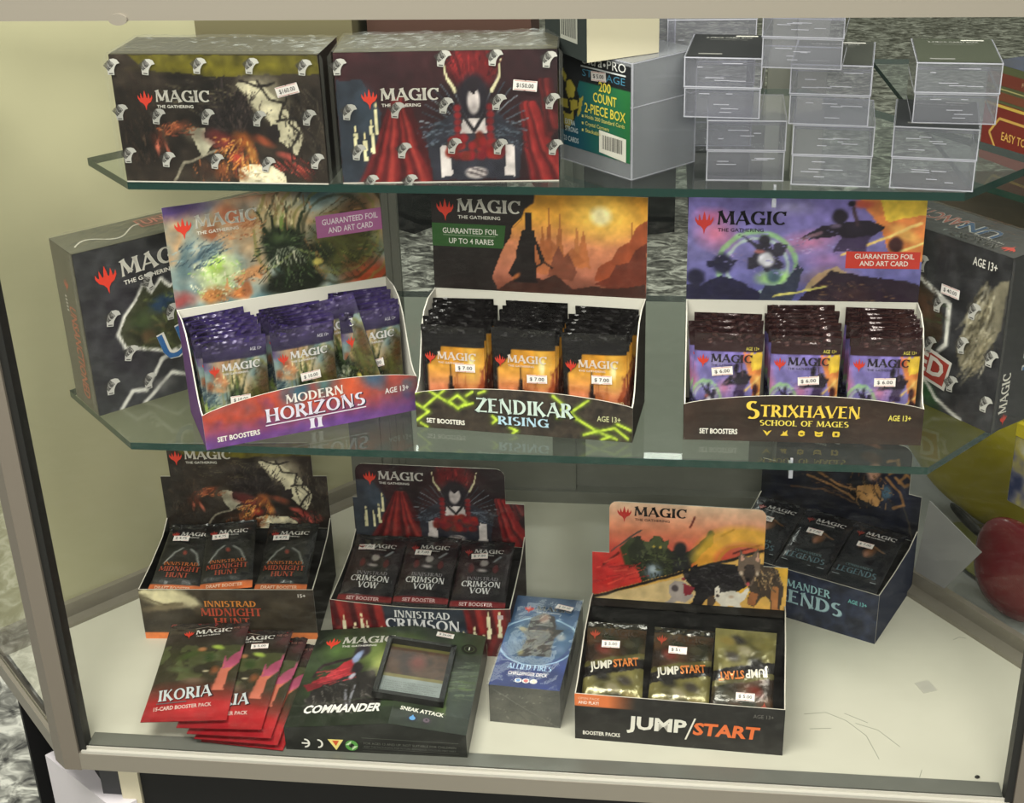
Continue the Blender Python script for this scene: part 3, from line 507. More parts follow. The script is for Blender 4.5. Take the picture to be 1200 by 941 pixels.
def art_versus(w, h, seed=14):        # red upper half with dark green bulks, yellow lower half with running dogs, black slash
    a = Art(w, h, (214, 90, 70), seed=seed, warp=.02).vg([(0, (226, 190, 160)), (.25, (222, 134, 100)), (.5, (208, 72, 58)), (1, (200, 60, 50))]); a.b(.05, .7, .25, .35, (200, 48, 46), 0, .8); a.nz(.1, 6)
    for p_ in ([(.66, .26), (.72, .20)], [(.72, .42), (.86, .32)], [(.06, .60), (.14, .48)], [(.5, .2), (.52, .1)]): a.ln(p_, .012, (110, 40, 36))
    gd = (46, 50, 38)
    a.p([(.17, .50), (.20, .34), (.245, .30), (.27, .40), (.30, .33), (.35, .31), (.385, .40), (.44, .46), (.50, .42), (.58, .28), (.625, .24), (.61, .36), (.54, .50), (.47, .60), (.42, .74), (.26, .76), (.23, .60), (.19, .62)], gd)
    a.p([(.275, .42), (.255, .34), (.30, .36), (.315, .30), (.345, .30), (.36, .36), (.40, .33), (.385, .42), (.36, .50), (.30, .50)], (76, 84, 54)); a.b(.33, .44, .03, .05, (52, 56, 40), 0, .5); a.b(.315, .40, .008, .014, (200, 170, 70)); a.b(.35, .40, .008, .014, (200, 170, 70)); a.ln([(.31, .47), (.36, .47)], .008, (30, 28, 26))
    a.b(.455, .42, .04, .09, (36, 36, 38)); a.p([(.41, .5), (.5, .48), (.52, .62), (.42, .70)], (40, 40, 42)); a.b(.32, .64, .055, .09, (112, 124, 134), 10, .5); a.b(.32, .62, .03, .05, (176, 188, 196), 10, .7)
    a.ln([(.185, .58), (.165, .44), (.20, .36)], .035, (62, 70, 44)); a.ln([(.10, .47), (.25, .25)], .009, (70, 66, 64)); a.ln([(.52, .50), (.575, .38), (.60, .27)], .035, (66, 76, 46)); a.b(.605, .25, .02, .04, (72, 80, 50))
    a.hs(.34, .56, .14, .14, 40, [(70, 76, 50), (34, 36, 30), (92, 98, 66)], 80, .07, .008, seed, 50); a.hs(.10, .75, .12, .2, -20, [(222, 80, 66), (170, 40, 40)], 30, .14, .01, seed+1)
    lo = [(-.1, .97), (1.1, .22), (1.1, 1.1), (-.1, 1.1)]
    a.p(lo, (226, 176, 92)); a.p([(-.1, .99), (.5, .66), (.62, .74), (.4, 1.1), (-.1, 1.1)], (222, 200, 160), .7); a.ring(.78, .50, .32, .14, (232, 180, 60), .8, .8); a.ring(.78, .50, .20, .02, (196, 132, 50), .8, .8); a.ln([(-.1, .99), (1.1, .235)], .018, (34, 28, 28)); a.b(.9, 1.0, .4, .08, (206, 140, 60), 0, .6)
    bk = (36, 33, 35)
    # black dog
    a.p([(.475, .60), (.49, .545), (.51, .57), (.54, .545), (.555, .58), (.62, .53), (.72, .52), (.79, .56), (.80, .72), (.74, .80), (.66, .84), (.60, .86), (.55, 1.0), (.50, 1.04), (.44, 1.0), (.52, .92), (.54, .82), (.50, .74), (.475, .68)], bk)
    a.hs(.63, .66, .14, .12, 20, [(58, 54, 58), (26, 24, 26), (78, 72, 76)], 70, .07, .007, seed+2, 30); a.b(.49, .66, .018, .03, (64, 58, 60)); a.b(.505, .60, .005, .01, (190, 160, 90)); a.b(.475, .70, .012, .02, (150, 60, 66))
    # grey pug
    a.p([(.40, .76), (.43, .72), (.48, .73), (.51, .78), (.53, .86), (.49, .92), (.44, .92), (.38, .97), (.36, .96), (.41, .89), (.40, .84)], (176, 162, 156)); a.b(.43, .79, .022, .04, (84, 74, 76)); a.p([(.47, .74), (.53, .77), (.52, .84), (.48, .86)], (146, 52, 62))
    # shepherd dog
    a.p([(.845, .52), (.90, .50), (.955, .56), (.985, .70), (.98, .82), (.975, .97), (.925, .98), (.925, .86), (.90, .80), (.87, .84), (.84, .92), (.80, .90), (.815, .78), (.80, .70)], (74, 62, 54)); a.p([(.925, .70), (.96, .72), (.965, .95), (.93, .96)], (182, 120, 74)); a.p([(.82, .78), (.86, .80), (.84, .91), (.80, .90)], (164, 104, 66))
    a.p([(.745, .52), (.755, .38), (.785, .45), (.815, .44), (.845, .35), (.86, .48), (.865, .56), (.84, .66), (.82, .72), (.79, .72), (.77, .64), (.75, .58)], (112, 94, 82)); a.p([(.76, .42), (.765, .50), (.78, .47)], (206, 160, 140)); a.p([(.845, .39), (.835, .48), (.855, .49)], (196, 150, 130))
    a.p([(.785, .52), (.83, .52), (.835, .62), (.815, .70), (.795, .70), (.78, .62)], (58, 48, 46)); a.b(.80, .655, .014, .02, (24, 22, 24)); a.b(.803, .70, .012, .022, (196, 90, 96)); a.b(.783, .545, .006, .011, (30, 24, 22)); a.b(.828, .545, .006, .011, (30, 24, 22)); a.b(.765, .60, .014, .03, (196, 176, 156), 0, .6); a.b(.85, .60, .012, .03, (196, 176, 156), 0, .6)
    a.hs(.90, .64, .07, .12, 70, [(150, 118, 84), (54, 46, 42), (196, 164, 120)], 60, .06, .006, seed+3, 20)
    # white terrier
    a.p([(.635, .78), (.65, .74), (.665, .80), (.69, .80), (.73, .78), (.77, .80), (.80, .74), (.815, .75), (.79, .86), (.765, .90), (.79, .98), (.765, .98), (.73, .92), (.70, .93), (.71, 1.0), (.685, 1.0), (.665, .92), (.64, .88)], (232, 222, 208)); a.b(.652, .84, .010, .018, (60, 46, 44)); a.b(.645, .80, .005, .009, (40, 34, 34)); a.b(.665, .80, .005, .009, (40, 34, 34)); a.b(.72, .84, .02, .02, (196, 170, 146), 0, .7)
    a.p([(.595, .86), (.63, .84), (.645, .90), (.62, .96), (.595, .94)], (78, 62, 52))
    return a.nz(.14, 14)
def art_hulk(w, h, seed=16, flip=False):   # black speckled card, white-outlined green and brown mass
    a = Art(w, h, (48, 48, 50), seed=seed, warp=.02).cloud([(36, 36, 38), (58, 58, 60), (44, 43, 46)], 6, seed)
    if not flip:
        o = [(.22, .38), (.27, .28), (.30, .35), (.35, .27), (.38, .34), (.46, .30), (.62, .30), (.80, .40), (.86, .60), (.72, .78), (.60, .72), (.46, .78), (.34, .72), (.24, .66), (.16, .62), (.14, .54), (.18, .44)]
        a.ln(o+[o[0]], .022, (206, 204, 196)); a.p(o, (58, 60, 44)); a.b(.34, .42, .08, .07, (44, 62, 84), -10, .5); a.b(.46, .52, .10, .09, (88, 98, 58), 20, .6); a.b(.24, .50, .06, .10, (58, 68, 44), 20, .6); a.b(.26, .60, .04, .06, (76, 62, 44), 0, .6); a.b(.55, .45, .14, .10, (72, 82, 50), 0, .7); a.b(.46, .66, .08, .06, (70, 40, 44), 0, .6)
        a.ln([(.10, 1), (.16, .90), (.22, .92), (.30, .76), (.42, .70)], .016, (206, 204, 196)); a.ln([(.20, 1.0), (.34, .86), (.42, .90), (.60, .86), (.74, .96)], .014, (206, 204, 196)); a.hs(.40, .52, .22, .2, 40, [(104, 114, 66), (64, 72, 44), (44, 48, 34), (84, 76, 52)], 130, .08, .008, seed, 40); a.b(.30, .92, .07, .06, (120, 118, 116), 0, .8, .6)
    else:
        a.ln([(.02, .12), (.2, .18), (.5, .26), (.72, .36), (.72, .60), (.66, .72)], .018, (206, 204, 196)); a.p([(.04, .14), (.3, .20), (.68, .36), (.70, .56), (.62, .74), (.40, .70), (.2, .44)], (62, 50, 38)); a.b(.32, .30, .14, .10, (60, 100, 56), 20, .5); a.b(.55, .42, .12, .10, (84, 58, 44), 20, .6); a.b(.46, .62, .14, .05, (70, 52, 40), 40, .6); a.b(.5, .74, .10, .05, (58, 46, 38), 40, .6)
        a.p([(.96, .14), (1.0, .12), (.98, .40), (.90, .66), (.80, .70), (.78, .56), (.86, .30)], (120, 114, 96)); a.hs(.89, .42, .07, .25, 110, [(176, 170, 150), (84, 78, 62), (140, 132, 108), (60, 56, 46)], 120, .14, .008, seed, 15); a.hs(.42, .5, .3, .3, 30, [(86, 62, 46), (52, 44, 36), (60, 76, 50), (36, 34, 32)], 130, .10, .008, seed+1, 40); a.b(.62, .88, .20, .08, (44, 78, 46), 50, .6)
        a.ln([(.46, .90), (.50, .80), (.56, .90), (.62, .84), (.70, .94), (.84, 1.0)], .014, (206, 204, 196)); a.b(.56, .95, .09, .05, (110, 108, 106), 0, .7, .7)
    return a.nz(.3, 20)
def art_lip_clouds(w, h): return Art(w, h, (150, 70, 70), warp=.05, seed=20).cloud([(64, 92, 108), (150, 74, 70), (176, 70, 52), (120, 62, 96)], 1.6, 21).mixlow()
def _mixlow(s):
    s.mix(np.clip((s.v-.45)/.45, 0, 1)*.9, (98, 62, 134)); s.b(.68, .15, .10, .5, (196, 84, 54), 0, .8); s.b(.80, .10, .08, .3, (66, 86, 110), 0, .8); s.b(.56, .1, .05, .3, (80, 110, 110), 0, .8); return s.nz(.2, 6)
Art.mixlow = _mixlow
def art_lip_runes(w, h):
    a = Art(w, h, (52, 44, 38), warp=.0, seed=22).cloud([(36, 32, 30), (62, 53, 46), (46, 40, 36)], 6, 22)
    yl = (190, 214, 70)
    for pts in ([(0, .45), (.06, .62), (.0, .85)], [(.04, .52), (.14, .10)], [(.06, .12), (.17, .42)], [(.0, .22), (.05, .1)], [(.16, .35), (.20, .2), (.24, .35), (.20, .5), (.16, .35)], [(.24, .2), (.27, .1)], [(.30, .12), (.33, .06)], [(.02, .9), (.05, .98)],
                [(.64, .06), (.70, .30), (.75, .55), (.84, .80), (.93, .95)], [(.72, .42), (.80, .12)], [(.66, .55), (.72, .42), (.68, .36)], [(.84, .8), (.92, .70), (.98, .92)], [(.78, .9), (.84, .8)], [(.36, .62), (.38, .7), (.36, .78)], [(.44, .86), (.47, .92), (.45, 1)], [(.93, .60), (.99, .72)], [(.86, .98), (.9, .9)], [(.22, .44), (.27, .36)]):
        a.ln(pts, .10, (104, 130, 44), .35); a.ln(pts, .035, yl, .95)
    return a.nz(.2, 12)
def art_lip_dark(w, h, c=(50, 38, 33)): return Art(w, h, c, warp=.03, seed=24).cloud([tuple(int(q*.75) for q in c), c, tuple(int(q*1.2) for q in c)], 2, 24).nz(.15, 10)
def art_front_moon(w, h):
    a = Art(w, h, (58, 52, 42), warp=.06, seed=26).cloud([(46, 40, 33), (70, 62, 50)], 3, 26)
    a.b(.16, .16, .18, .24, (214, 204, 164), 6, .5); a.b(.28, .24, .10, .16, (196, 186, 150), 30, .5); a.b(.14, .36, .16, .10, (120, 108, 84), -8, .6); a.b(.34, .42, .06, .14, (70, 60, 46), 20, .6); a.b(.05, .06, .08, .06, (214, 204, 164), 0, .6); a.ln([(0, .14), (.14, .30), (.24, .28)], .03, (92, 82, 62), .7)
    a.p([(-.1, .865), (1.1, .865), (1.1, 1.1), (-.1, 1.1)], (214, 120, 66), 1, True); return a.nz(.1, 10)
def art_front_drape(w, h):
    a = Art(w, h, (44, 48, 58), warp=.02, seed=28).cloud([(36, 40, 48), (58, 66, 78)], 3, 28)
    for x0, x1 in ((-.02, .26), (.76, 1.02)):
        for k in range(9):
            x = x0+(x1-x0)*k/8; a.ln([(x, -.05), (x+.03, .6)], .10, [(112, 32, 34), (70, 24, 28), (146, 46, 44)][k % 3])
        for k in range(9):
            x = x0+(x1-x0)*k/8; a.ln([(x+.03, .6), (x-.02, 1.05)], .09, [(66, 22, 26), (112, 32, 34), (84, 28, 32)][k % 3])
    for x, y in ((.07, .42), (.13, .55), (.17, .35), (.20, .5), (.28, .6), (.32, .6), (.74, .62), (.80, .5), (.88, .18), (.94, .16), (.85, .66)):
        a.p([(x-.008, y), (x+.009, y), (x+.011, y+.45), (x-.011, y+.45)], (226, 216, 180)); a.b(x, y-.06, .006, .06, (240, 226, 180))
    return a.nz(.15, 10)
def art_lip_navy(w, h): 
    a = Art(w, h, (40, 44, 62), warp=.05, seed=30).cloud([(28, 32, 46), (48, 54, 76), (36, 40, 56)], 3, 30); return a.nz(.2, 8)
def art_black_orange(w, h):
    a = Art(w, h, (30, 28, 27), warp=.01, seed=32).cloud([(24, 23, 22), (36, 34, 32)], 3, 32); a.mix((np.clip((.30-a.u)/.14, 0, 1)*(a.v < .26)), (214, 116, 66)); return a
def art_cmd(w, h):
    a = Art(w, h, (44, 52, 38), warp=.03, seed=34).cloud([(30, 34, 28), (50, 62, 42), (38, 44, 34)], 3, 34)
    a.b(.50, .30, .30, .26, (150, 168, 84), 0, .95, .85); a.b(.16, .22, .14, .18, (96, 124, 66), 0, .9, .8); a.b(.92, .70, .14, .34, (104, 128, 60), 0, .9, .8); a.b(.44, .42, .08, .2, (196, 200, 120), 0, .9, .7)
    a.ln([(.06, .52), (.10, .40), (.20, .34), (.28, .32)], .015, (40, 30, 34)); a.p([(.06, .58), (.14, .50), (.22, .36), (.28, .34), (.28, .50), (.18, .60)], (150, 44, 52)); a.p([(.02, .60), (.2, .54), (.2, .60), (.06, .66)], (110, 34, 42))
    a.p([(.08, .66), (.24, .52), (.40, .46), (.47, .62), (.50, .86), (.06, .9)], (38, 36, 36)); a.b(.30, .25, .055, .12, (44, 40, 46)); a.b(.29, .32, .030, .09, (124, 138, 170), 10, .4); a.b(.30, .44, .04, .07, (34, 30, 34)); a.b(.29, .52, .02, .04, (170, 166, 180), 0, .5)
    a.b(.46, .34, .022, .14, (46, 46, 40), 8, .4); a.b(.40, .48, .05, .07, (96, 92, 84), -30, .7, .7); a.ln([(.28, .66), (.32, .84)], .012, (150, 150, 160), .7); a.ln([(.32, .62), (.33, .8)], .01, (150, 150, 160), .7)
    for k in range(4): a.ln([(.80, .46+.05*k), (.90, .42+.06*k), (.99, .40+.07*k)], .03, (62, 70, 58), .9)
    a.p([(.86, .62), (1.02, .56), (1.02, 1.05), (.88, 1.05)], (40, 46, 48), .8); a.p([(-.1, .82), (1.1, .86), (1.1, 1.1), (-.1, 1.1)], (34, 40, 32), .8); a.ln([(.0, .8), (.5, .74)], .01, (70, 80, 60), .4)
    a.hs(.26, .72, .2, .16, 60, [(60, 56, 54), (28, 28, 28), (92, 88, 84)], 80, .08, .006, 7, 40); a.hs(.16, .52, .12, .08, -20, [(176, 56, 62), (116, 34, 42)], 30, .08, .007, 8); a.hs(.9, .5, .1, .2, -10, [(80, 92, 70), (48, 56, 44)], 50, .1, .007, 9)
    return a.nz(.25, 10)
def art_deckbox(w, h):
    a = Art(w, h, (44, 64, 112), warp=.02, seed=36).vg([(0, (50, 74, 108)), (.4, (60, 92, 132)), (.75, (42, 56, 108)), (1, (36, 48, 100))])
    a.ring(.5, .50, .26, .008, (166, 196, 216), .9); a.b(.5, .50, .50, .262, (70, 100, 130), 0, .06, .8); a.b(.5, .36, .3, .10, (40, 50, 64), 0, .6)
    for q in ([(.30, .26), (.46, .18), (.66, .22), (.72, .36), (.84, .36), (.72, .46), (.74, .66), (.28, .68), (.34, .46), (.22, .40), (.30, .36)],): a.p(q, (50, 44, 42))
    a.b(.5, .25, .10, .07, (134, 108, 96), 0, .5); a.b(.5, .55, .18, .10, (84, 74, 58), 0, .8, .7); a.b(.24, .38, .10, .03, (170, 160, 130), 40, .6); a.b(.82, .44, .10, .05, (146, 150, 156), -20, .6); a.b(.20, .52, .10, .05, (110, 130, 156), 20, .7); a.b(.84, .58, .10, .05, (90, 110, 140), 20, .7); a.b(.30, .64, .06, .04, (150, 142, 100), 0, .7)
    a.hs(.5, .48, .22, .16, 70, [(84, 74, 62), (34, 32, 36), (128, 116, 96), (60, 66, 84)], 90, .05, .005, 7, 50)
    return a.nz(.25, 8)
def art_red_end(w, h):                # dark green jungle above, red foot, pink to orange limb on the right
    a = Art(w, h, (44, 40, 34), warp=.03, seed=38).vg([(0, (40, 34, 34)), (.2, (52, 44, 40)), (.35, (56, 56, 38)), (.62, (62, 56, 44)), (.76, (120, 50, 44)), (.84, (176, 44, 48)), (1, (170, 38, 46))])
    a.cloud([(40, 36, 30), (70, 76, 48), (46, 44, 36)], 5, 38, .0); f = fbm(a.u0*6, a.v0*8, 77); a.mix(((f > .52)*(a.v > .25)*(a.v < .62))*.6, (96, 104, 66))
    a.b(.36, .36, .20, .04, (70, 84, 44), -30, .7); a.b(.32, .50, .24, .05, (84, 92, 60), 10, .7); a.b(.50, .30, .07, .035, (176, 120, 80), 0, .5); a.b(.70, .28, .10, .03, (150, 170, 76), 15, .5); a.b(.62, .38, .09, .06, (58, 74, 42), 0, .6); a.b(.55, .50, .16, .06, (48, 44, 34), 0, .5); a.b(.60, .52, .05, .012, (226, 214, 180), 10, .4); a.b(.5, .62, .18, .05, (104, 84, 70), 0, .7); a.b(.72, .52, .08, .06, (140, 84, 54), 0, .7)
    a.p([(.80, .36), (.83, .42), (.96, .32), (1.0, .24), (1.02, .34), (.98, .44), (.90, .54), (.88, .72), (.74, .72), (.78, .58)], (196, 110, 90)); a.p([(.80, .36), (.83, .42), (.96, .32), (1.0, .24), (1.02, .34), (.98, .44), (.90, .50), (.80, .50)], (180, 84, 116))
    a.b(.95, .10, .14, .12, (84, 50, 52), 30, .8); return a.nz(.22, 8)
def art_pack(kind, w, h):  # strokes near the upper end paint foil glints into the standing packs
    if kind == 'mh': a = Art(w, h, (60, 46, 100), res=8, warp=.03, seed=40); S = art_creatures(20, 11, 41); top = .20; a.vg([(0, (60, 50, 84)), (.2, (46, 40, 64)), (1, (46, 40, 64))]).nz(.5, 6).hs(.5, .07, .5, .07, 5, [(150, 140, 176), (30, 26, 44), (96, 84, 128)], 34, .05, .004, 9, 12)
    elif kind == 'zr': a = Art(w, h, (26, 24, 25), res=8, warp=.02, seed=42).hs(.5, .05, .5, .05, 5, [(96, 94, 96), (16, 15, 16), (60, 58, 60)], 26, .05, .004, 9, 12); S = art_sunset(10, 11, 43, False); top = .20
    elif kind == 'sx': a = Art(w, h, (50, 32, 34), res=8, warp=.02, seed=44).hs(.5, .06, .5, .06, 5, [(150, 112, 108), (26, 18, 20), (92, 62, 62)], 30, .05, .004, 9, 12); S = art_academy(20, 11, 45); top = .18
    elif kind == 'js':
        a = Art(w, h, (64, 56, 40), res=8, warp=.03, seed=46).cloud([(44, 34, 28), (84, 60, 42), (48, 48, 34)], 3, 46); a.p([(-.1, .5), (1.1, .34), (1.1, 1.1), (-.1, 1.1)], (98, 92, 54)); a.nz(.5, 5)
        for x, y, c in ((.3, .64, (40, 38, 34)), (.5, .76, (140, 132, 104)), (.7, .68, (60, 54, 46)), (.25, .84, (112, 104, 60)), (.62, .88, (50, 46, 40)), (.8, .86, (128, 112, 60)), (.4, .2, (46, 50, 36)), (.7, .26, (60, 56, 40)), (.3, .34, (104, 46, 36))): a.b(x, y, .18, .07, c, 20, .6)
        a.p([(-.1, .56), (1.1, .40), (1.1, .52), (-.1, .68)], (30, 27, 26)); a.p([(-.1, -.1), (1.1, -.1), (1.1, .07), (-.1, .07)], (40, 38, 32)); return a
    elif kind == 'mn':
        a = Art(w, h, (34, 33, 33), res=8, warp=.03, seed=48).cloud([(24, 24, 25), (44, 44, 42)], 3, 48); a.b(.5, .5, .44, .16, (104, 106, 104), 0, .8, .5); a.b(.5, .52, .26, .12, (34, 32, 32), 0, .5); a.b(.5, .46, .06, .04, (140, 60, 50), 0, .6)
        a.ln([(.14, .62), (.3, .46), (.42, .40)], .012, (150, 152, 150)); a.ln([(.86, .62), (.72, .46), (.6, .40)], .012, (150, 152, 150)); a.p([(-.1, .90), (1.1, .90), (1.1, 1.02), (-.1, 1.02)], (214, 112, 64), 1, True); return a.nz(.25, 8)
    elif kind == 'cv':
        a = Art(w, h, (40, 33, 37), res=8, warp=.03, seed=50).cloud([(30, 27, 31), (54, 38, 42)], 3, 50); a.b(.5, .34, .16, .10, (46, 34, 38), 0, .5); a.b(.5, .36, .075, .055, (186, 176, 174), 0, .3); a.p([(.5, .33), (.42, .29), (.58, .29)], (40, 30, 34)); a.b(.5, .47, .11, .03, (170, 160, 160), 0, .5); a.ln([(.68, .34), (.8, .27)], .012, (150, 156, 160))
        for s in (-1, 1): a.b(.5+s*.22, .44, .07, .08, (96, 34, 38), 0, .6)
        a.p([(-.1, .88), (1.1, .88), (1.1, .955), (-.1, .955)], (128, 40, 44), 1, True); return a.nz(.25, 8)
    else:
        a = Art(w, h, (26, 26, 32), res=8, warp=.03, seed=52).cloud([(20, 20, 24), (34, 35, 42)], 3, 52); a.b(.54, .44, .15, .11, (130, 88, 60), 10, .7); a.b(.5, .48, .06, .06, (150, 104, 84), 0, .5); a.ln([(.3, .4), (.5, .34), (.8, .40)], .012, (134, 96, 60)); return a.nz(.25, 8)
    m_ = (a.v0 > top); U = a.u0 if kind != 'sx' and kind != 'mh' else .15+.8*a.u0; V_ = (a.v0-top)/(1-top)
    src = S.c; xi = np.clip((U*(S.nx-1)).astype(int), 0, S.nx-1); yi = np.clip((V_*(S.ny-1)).astype(int), 0, S.ny-1); sm = src[yi, xi]
    a.c = np.where(m_[..., None], sm, a.c); 
    if kind == 'zr': a.p([(-.1, .1), (.35, .1), (.30, .26), (.10, .40), (.06, 1.1), (-.1, 1.1)], (26, 24, 25))
    return a
# ------------------------------------------------------------------ the display case and the room round it
scene.cycles.transparent_max_bounces = 40; scene.cycles.caustics_reflective = False; scene.cycles.caustics_refractive = False
def struct(o, label=None):
    o['kind'] = 'structure'
    if label: o['label'] = label
    return o
g = G(); g.face([(-700, -300, -45), (700, -300, -45), (700, 1100, -45), (-700, 1100, -45)], (.5, .5, .5))
struct(g.build('floor', 'floor'))
g = G(); g.box(-700, 700, 1100, 1104, -45, 230); struct(g.build('wall_back', 'cream'))

LW0, LW1 = (-69.6, 17.4), (-32, 59); RW0, RW1 = (65, 16.8), (32, 59); ZT = 82
case = thing('display_case', 'grey aluminium and glass display case with cream side panel and white deck', 'display case', (0, 0, -45))
def cp(g, name, mats, label=None, kind=None, **k):
    for i, (a, b, c) in enumerate(g.v): g.v[i] = (a, b, c+45)
    o = g.build(name, mats, case, label=label, **k)
    if kind: o['kind'] = kind
    return o
def slab(g, p0, p1, z0, z1, t, mi=0, off=0.):
    """wall standing on the line p0-p1, thickness t to the left of the direction"""
    d = Vector((p1[0]-p0[0], p1[1]-p0[1])); d.normalize(); n = Vector((-d.y, d.x)); o = n*off; q = n*(off+t)
    b = [(p0[0]+o.x, p0[1]+o.y), (p1[0]+o.x, p1[1]+o.y), (p1[0]+q.x, p1[1]+q.y), (p0[0]+q.x, p0[1]+q.y)]
    g.prism([(x, y, z0) for x, y in b], [(x, y, z1) for x, y in b], mi=mi)
deckpoly = [(-53, 0), (53, 0), RW0, RW1, LW1, LW0]
g = G(); g.prism([(x, y, -2) for x, y in deckpoly], [(x, y, 0) for x, y in deckpoly]); cp(g, 'deck', 'deck', 'white laminate deck')
g = G(); slab(g, LW0, LW1, -2, ZT, .6, off=.0); cp(g, 'side_panel', 'cream', 'opaque cream side panel')
g = G(); slab(g, LW0, LW1, 0, 2.4, -.9); slab(g, LW0, LW1, 0, .5, -2.6); cp(g, 'wall_channel', 'rail'); g = G(); slab(g, RW0, RW1, 0, 2.4, .9); slab(g, RW0, RW1, 0, .6, 2.8); cp(g, 'wall_channel', 'rail')
g = G(); slab(g, RW0, RW1, 0, ZT, -.5); cp(g, 'side_glass', 'sideglass')
g = G(); g.box(-50.6, 50.6, -.4, 0, 0, ZT); cp(g, 'front_glass', 'frontglass')
for q0, q1, sg in (((-53.4, .3), LW0, 1), ((53.4, .3), RW0, -1)):
    g = G(); slab(g, q0, q1, 0, ZT, .4*sg); cp(g, 'corner_glass', 'glass')
    g = G(); slab(g, q0, q1, -2.4, 0, 1.6*sg, off=-.8*sg); slab(g, q0, q1, 0, .7, .5*sg, off=.5*sg); cp(g, 'corner_rail', 'rail')
    g = G(); slab(g, q0, q1, ZT-.4, ZT+3.6, 1.6*sg, off=-.8*sg); cp(g, 'upper_corner_rail', 'rail')
g = G(); g.box(-51.35, 51.35, -1.08, .9, -2.5, -.25); cp(g, 'bottom_rail', 'rail')
g = G(); g.box(-51, 51, -1.0, -.45, -.25, .10); g.box(-50.5, 50.5, -.55, -.4, .10, .45); cp(g, 'glazing_bead', 'groove', 'bright edge of the glazing bead')
g = G(); g.box(-50.6, 50.4, .05, 2.2, 0, .25); cp(g, 'floor_channel', 'raildark')
g = G(); g.box(-54.5, 54.5, -1.2, 1.0, ZT-.1, ZT+4.0); cp(g, 'top_rail', 'rail')
g = G(); g.prism([(x, y, ZT+3.2) for x, y in deckpoly], [(x, y, ZT+3.7) for x, y in deckpoly]); cp(g, 'top_glass', 'frontglass')
for s in (-1, 1):
    g = G(); b = [(s*51.3, -1.1), (s*53.3, -1.1), (s*55.0, .3), (s*53.6, 1.5), (s*51.3, 1.3)]
    if s > 0: b = b[::-1]
    g.prism([(x, y, -2.6) for x, y in b[::-1]], [(x, y, ZT+3) for x, y in b[::-1]]); cp(g, 'front_post', 'post')
    g = G(); g.box(min(s*50.5, s*51.3), max(s*50.5, s*51.3), -.75, .9, 0, ZT); cp(g, 'gasket', 'gasket')
# back: sill and sliding glass doors
g = G(); g.box(-32, 32, 58.2, 61.5, 0, 1.9); cp(g, 'door_track', 'raildark'); g = G(); g.box(-32, 32, 58.2, 61.5, ZT-3, ZT); cp(g, 'door_track', 'raildark')
for x0, x1, y in ((-27.8, .6, 58.9), (-2.7, 28.5, 60.2)):
    g = G(); g.box(x0, x0+4.6, y, y+1, 1.9, ZT-3); g.box(x1-3.3, x1, y, y+1, 1.9, ZT-3); g.box(x0+4.6, x1-3.3, y, y+1, 1.9, 6.4); g.box(x0+4.6, x1-3.3, y, y+1, ZT-6, ZT-3)
    for k in (1.2, 2.2, 3.2): g.box(x0+k, x0+k+.25, y-.15, y, 2, ZT-3)
    cp(g, 'door_frame', 'raildark'); g = G(); g.box(x0+4.6, x1-3.3, y+.3, y+.7, 6.4, ZT-6); cp(g, 'sliding_door_glass', 'glass')
for x0, x1 in ((-32.4, -27.8), (28.5, 32.4)):
    g = G(); g.box(x0, x1, 58.6, 61, 1.9, ZT-3); cp(g, 'back_post', 'raildark')
# plinth
g = G(); g.box(-45.5, 54, 1, 1.6, -45, -2.4); slab(g, (-50, 1.6), (-66, 19.4), -45, -2.4, -.6); slab(g, LW0, LW1, -45, -2, -.6, off=-4); g.box(-32, 32, 57, 58, -45, -2); cp(g, 'kick_and_shade_panel', 'black')  # black sheet below left corner glass stands in for shade under the case
g = G(); g.box(-47.9, -45.6, .6, 1.8, -45, -2.4); cp(g, 'kick_stile', 'creambox', 'cream stile')
g = G(); g.box(-50.5, -47.9, 1.2, 1.8, -45, -2.4); cp(g, 'kick_filler', 'darkgrey')
g = G(); b = [(-60.2, 7.2), (-49.2, -.6), (-47.0, -.4), (-46.2, .5), (-57.5, 10.4)]
g.prism([(x, y, -45) for x, y in b], [(x, y, -8) for x, y in b]); cp(g, 'plinth_corner', 'whitebase', 'pale corner of the plinth')
# round clear bumper at the top rail
g = G(); A = [R(k*20) for k in range(18)]
g.prism([(-33.8+.85*math.cos(a), -1.2, ZT+.05+.5*math.sin(a)) for a in A], [(-33.8+.85*math.cos(a), -1.5, ZT+.05+.5*math.sin(a)) for a in A]); cp(g, 'bumper', 'rail', 'small round bumper')

# shelves: hexagonal sheets of glass with green edges
def shelf(label, z, poly, clips):
    t = thing('glass_shelf', label, 'shelf', (0, 30, z-.8), 0, None); n = len(poly)
    g = G(); P = [(x, y-30) for x, y in poly]
    g.prism([(x, y, 0) for x, y in P], [(x, y, .8) for x, y in P], mi=0, smi=1); g.build('pane', ['shelfglass', 'edge'], t)
    for x, y in clips:
        g = G(); g.box(x-.2, x+.2, y-30.4, y-29.0, -1.3, -.02); g.box(x-.12, x+.12, y-30.6, y-30.3, -.5, .95); g.build('support_clip', 'clearrim', t)
shelf('upper green-edged glass shelf carrying the sealed boxes and clear boxes', 64, [(-39.6, 9.2), (41, 8.2), (50, 18.5), (29, 46), (-19, 46), (-46.8, 17)], [(23.8, 10)])
shelf('lower green-edged glass shelf carrying the three open display boxes', 38, [(-40.9, 2.9), (39.5, 2.9), (52, 17.6), (31, 45.5), (-23, 45.5), (-52.2, 14.6)], [(26.5, 4)])

